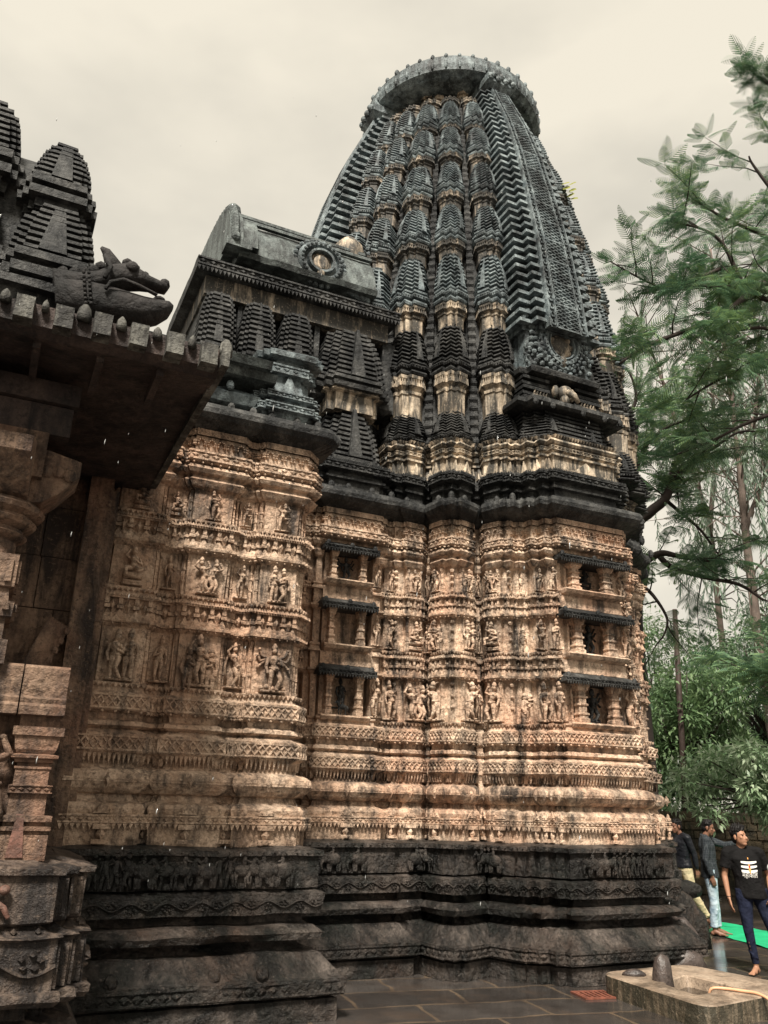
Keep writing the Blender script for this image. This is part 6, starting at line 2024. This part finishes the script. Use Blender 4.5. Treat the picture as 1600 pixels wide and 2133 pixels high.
    for s, a in ((-1, 'r'), (1, 'l')):
        hi, kn, an = V['hi_' + a], V['kn_' + a], V['an_' + a]
        e = an + Vector((0, 0, .035)) if J.get('cuff', 0) == 0 else an + Vector((0, 0, J['cuff']))
        tr.tube([hi + Vector((0, 0, .06)), hi.lerp(kn, .15), hi.lerp(kn, .6), kn, kn.lerp(e, .35), kn.lerp(e, .8), e], [.098, .100, .083 * (loose * .4 + .6), .068 * (loose * .6 + .4), .066 * loose, .056 * loose, .054 * loose], 14)
        for i in range(7):
            z = i / 6
            q = kn.lerp(e, z * .95) if i > 1 else kn
            r = .062 * loose
            an_ = rnd.uniform(0, 6.28)
            tr.cap(q + Vector((r * math.cos(an_), r * math.sin(an_), 0)), q + Vector((r * math.cos(an_ + 1.4), r * math.sin(an_ + 1.4), rnd.uniform(-.04, .04))), .014, .009, 5)
    fuse(tr, 'trousers', mats['trousers'], root, .0085, 4)
    return root, shirt

SKIN = plain('brown_skin', (.30, .155, .095), .5, .12, 14, .05, .35)
SKIN2 = plain('dark_brown_skin', (.17, .082, .052), .5, .12, 14, .05, .35)
HAIR = plain('black_hair', (.006, .005, .005), .6, .3, 30, .3, .2)
def cloth(name, a, b_, scale, rough=.85, checks=None):
    m, n, b = newmat(name)
    t = node(n, 'ShaderNodeTexCoord')
    q = node(n, 'ShaderNodeTexNoise', Scale=scale, Detail=5.0, Roughness=.6)
    n.links.new(t.outputs['Object'], q.inputs['Vector'])
    c = mixc(n, ramp(n, q.outputs['Fac'], [(.35, 0.0), (.65, 1.0)]), a, b_)
    if checks:
        sx = node(n, 'ShaderNodeSeparateXYZ'); n.links.new(t.outputs['Object'], sx.inputs[0])
        for ax in ('X', 'Y', 'Z'):
            w = math_(n, 'FRACT', math_(n, 'MULTIPLY', sx.outputs[ax], 38.0))
            c = mixc(n, math_(n, 'MULTIPLY', math_(n, 'LESS_THAN', w, .16), .7), c, checks)
    n.links.new(c, b.inputs['Base Color'])
    b.inputs['Roughness'].default_value = rough
    b.inputs['Specular IOR Level'].default_value = .2
    f = node(n, 'ShaderNodeTexNoise', Scale=9.0, Detail=4.0); n.links.new(t.outputs['Object'], f.inputs['Vector'])
    bp = node(n, 'ShaderNodeBump', Strength=.9, Distance=.04); n.links.new(f.outputs['Fac'], bp.inputs['Height']); n.links.new(bp.outputs['Normal'], b.inputs['Normal'])
    return m
TEE = cloth('black_tshirt', (.0022, .002, .0022), (.005, .0045, .005), 12)
CHECK = cloth('dark_checked_shirt', (.012, .016, .021), (.020, .025, .031), 10, .85, (.055, .062, .066))
NAVY = cloth('navy_trousers', (.006, .008, .020), (.012, .016, .036), 9)
BLUE = cloth('faded_blue_jeans', (.17, .24, .31), (.42, .50, .55), 7)
SATIN = cloth('black_satin_shirt', (.006, .0065, .009), (.012, .013, .017), 8, .5)
KHAKI = cloth('khaki_trousers', (.42, .34, .21), (.55, .46, .30), 7)

# young man in the printed black T-shirt, looking off to the right
J1 = dict(head=(-.055, -.03, 1.535), neck=(-.04, .0, 1.425), chest=(-.02, 0, 1.22), hips=(.02, 0, .93), yaw=R(42), nod=R(-12), hem=.835,
          sh_r=(-.215, .0, 1.365), el_r=(-.275, .02, 1.085), wr_r=(-.265, -.06, .835), hd_r=(.10, -.25, -1), pm_r=(1, .1, 0), curl_r=.35,
          sh_l=(.155, .0, 1.365), el_l=(.265, .07, 1.09), wr_l=(.215, -.10, .93), hd_l=(-.25, -.3, -1), pm_l=(-1, .2, 0), curl_l=.5,
          hi_r=(-.075, 0, .89), kn_r=(-.075, -.03, .49), an_r=(-.02, .02, .088), to_r=(-.12, -.13, .02),
          hi_l=(.11, 0, .89), kn_l=(.20, -.05, .49), an_l=(.25, .0, .088), to_l=(.22, -.15, .02), loose=.80, cuff=.03)
p1, shirt1 = person('young man in black printed T-shirt and navy trousers standing barefoot, face turned right', (4.65, 11.08, 0), R(-10), J1, dict(skin=SKIN, hair=HAIR, shirt=TEE, trousers=NAVY), 'tall', .5)
# man in checked shirt, profile to the right, far arm reaching forward
J2 = dict(head=(0, -.045, 1.585), neck=(0, .02, 1.475), chest=(0, .01, 1.27), hips=(0, .0, .96), yaw=R(-6), nod=R(8), hem=.84,
          sh_r=(-.185, .01, 1.41), el_r=(-.235, .05, 1.12), wr_r=(-.22, -.02, .87), hd_r=(.05, -.2, -1), pm_r=(1, 0, 0), curl_r=.5,
          sh_l=(.185, -.02, 1.41), el_l=(.20, -.28, 1.33), wr_l=(.10, -.50, 1.37), hd_l=(-.1, -.9, .45), pm_l=(-1, .2, 0), curl_l=.35,
          hi_r=(-.085, 0, .91), kn_r=(-.09, -.02, .50), an_r=(-.09, .02, .09), to_r=(-.12, -.14, .02),
          hi_l=(.085, 0, .91), kn_l=(.09, -.03, .50), an_l=(.10, -.05, .09), to_l=(.12, -.21, .02), loose=1.08)
person('man in dark checked shirt and faded blue jeans in profile, one arm stretched forward', (5.42, 14.38, 0), R(72), J2, dict(skin=SKIN2, hair=HAIR, shirt=CHECK, trousers=BLUE), 'short', 1.0, collar=True)
# man in black shirt beyond the plinth, profile to the left, walking
J3 = dict(head=(0, -.05, 1.575), neck=(0, .02, 1.465), chest=(0, .02, 1.26), hips=(0, .02, .95), yaw=R(4), nod=R(2), hem=.90,
          sh_r=(-.185, .01, 1.40), el_r=(-.225, .10, 1.12), wr_r=(-.21, .10, .88), hd_r=(.0, .0, -1), pm_r=(1, 0, 0), curl_r=.6,
          sh_l=(.185, .03, 1.40), el_l=(.22, .12, 1.12), wr_l=(.20, .16, .88), hd_l=(.0, .05, -1), pm_l=(-1, 0, 0), curl_l=.6,
          hi_r=(-.085, 0, .90), kn_r=(-.09, -.16, .52), an_r=(-.09, -.06, .09), to_r=(-.10, -.22, .02),
          hi_l=(.085, .02, .90), kn_l=(.09, .10, .50), an_l=(.09, .34, .09), to_l=(.09, .18, .02), loose=1.05)
person('man in glossy black shirt and khaki trousers half hidden behind the plinth, facing left', (5.46, 15.75, 0), R(-78), J3, dict(skin=SKIN2, hair=HAIR, shirt=SATIN, trousers=KHAKI), 'short', 1.0, collar=True)

# print on the T-shirt: three white bars, a flame-coloured upright and the word below, laid onto the cloth
from mathutils.bvhtree import BVHTree
_bv = BVHTree.FromPolygons([v.co for v in shirt1.data.vertices], [tuple(p.vertices) for p in shirt1.data.polygons])
def on_chest(x, z, lift=.004):
    h = _bv.ray_cast(Vector((x, -1.0, z)), Vector((0, 1, 0)))
    return (x, (h[0].y if h[0] is not None else -.12) - lift, z)
CX, CZ = .0, 1.20
WHITE = plain('white_print', (.78, .76, .72), .8, .05)
FLAME = plain('orange_print', (.72, .34, .10), .8, .1)
RED = plain('red_print', (.45, .03, .03), .8, .1)
def strip(mb, zfun, x0, x1, t, n=12):
    vs = []
    for i in range(n + 1):
        u = i / n; x = x0 + (x1 - x0) * u
        th = t * (.55 + .45 * math.sin(math.pi * min(1, max(0, u * 1.0 + .02))) ** .5)
        vs += [on_chest(x, zfun(u) - th / 2), on_chest(x, zfun(u) + th / 2)]
    mb.add(vs, [(2 * i, 2 * i + 2, 2 * i + 3, 2 * i + 1) for i in range(n)])
pr_ = MB()
for k, z in enumerate((1.255, 1.205, 1.155)):
    strip(pr_, lambda u, z=z: z - .010 * math.sin(math.pi * u) + .006 * u, CX - .095, CX + .095, .030)
pr_.build('white_bars', WHITE, shirt1, base=(0, 0, 0))
fl = MB()
fl.add([on_chest(CX - .012, 1.31, .008), on_chest(CX - .004, 1.31, .008), on_chest(CX + .014, 1.16, .008), on_chest(CX - .012, 1.16, .008), on_chest(CX + .004, 1.115, .008)], [(0, 1, 2, 3), (3, 2, 4)])
fl.build('flame_mark', FLAME, shirt1, base=(0, 0, 0))
dt = MB(); dt.ell(on_chest(CX, 1.205, .010), (.012, .003, .012), 8, 5); dt.build('red_dot', RED, shirt1, base=(0, 0, 0))
fc_ = bpy.data.curves.new('print_word', 'FONT')
fc_.body = '\u092e\u0939\u093e\u0915\u093e\u0932'
fc_.size = .1
fc_.align_x = 'CENTER'
fo = bpy.data.objects.new('tmp_word', fc_)
COL.objects.link(fo)
dg = bpy.context.evaluated_depsgraph_get()
wm = bpy.data.meshes.new_from_object(fo.evaluated_get(dg), depsgraph=dg)
bpy.data.objects.remove(fo)
xs_ = [v.co.x for v in wm.vertices]; ys_ = [v.co.y for v in wm.vertices]
if xs_:
    wx, hy = max(xs_) - min(xs_), max(ys_) - min(ys_)
    for v in wm.vertices:
        x = CX + (v.co.x - (max(xs_) + min(xs_)) / 2) / wx * .18
        z = 1.065 + (v.co.y - min(ys_)) / hy * .072
        v.co = on_chest(x, z, .005)
    wm.name = 'print_word'
    wm.materials.clear(); wm.materials.append(WHITE)
    wo = bpy.data.objects.new('print_word', wm); COL.objects.link(wo); wo.parent = shirt1
# thread bracelet
br_ = MB(); wv = Vector(J1['wr_r']) + Vector((.0, .01, .02))
br_.tube([wv + Vector((.029 * math.cos(t), .029 * math.sin(t), 0)) for t in (2 * math.pi * k / 12 for k in range(13))], .004, 5, False)
br_.build('wrist_thread', HAIR, p1, base=(0, 0, 0))

# monkey on the limb of the nearer tree
mp0 = atp(1409, 1008, 16.45)
mk_ = thing('wild_monkey', 'dark long tailed monkey sitting on a bare limb of the feathery tree', 'monkey', tuple(mp0), rotz=R(-15))
BASES[mk_.name] = Vector((0, 0, 0))
mm = MB()
mm.tube([(0, .05, .02), (0, .05, .12), (0, .03, .24), (0, .0, .34), (0, -.01, .40)], [.10, .125, .105, .085, .05], 10)
mm.ell((.01, -.03, .46), (.065, .07, .065), 10, 8); mm.ell((.015, -.085, .44), (.032, .035, .028), 8, 6)
for s in (-1, 1):
    mm.ell((s * .065, -.02, .47), (.012, .02, .022), 6, 5)
    mm.cap((s * .08, .0, .32), (s * .12, -.10, .20), .034, .026, 7); mm.cap((s * .12, -.10, .20), (s * .07, -.15, .06), .026, .018, 7); mm.ell((s * .07, -.16, .04), (.02, .03, .018), 6, 5)
    mm.cap((s * .09, .03, .08), (s * .14, -.14, .14), .055, .036, 7); mm.cap((s * .14, -.14, .14), (s * .08, -.10, -.02), .032, .02, 7); mm.ell((s * .08, -.13, -.03), (.022, .045, .018), 6, 5)
mm.tube([(0, .14, .04), (.02, .20, -.05), (.03, .19, -.25), (.02, .17, -.48), (.0, .16, -.66), (-.05, .15, -.74)], [.026, .022, .018, .016, .014, .010], 7)
fuse(mm, 'body', plain('dark_grey_fur', (.035, .030, .026), .9, .4, 22, .5), mk_, .012, 3)
fa = MB(); fa.ell((.015, -.098, .455), (.034, .02, .036), 8, 6); fa.build('face', plain('black_face', (.008, .007, .007), .6, .2), mk_, True, base=(0, 0, 0))
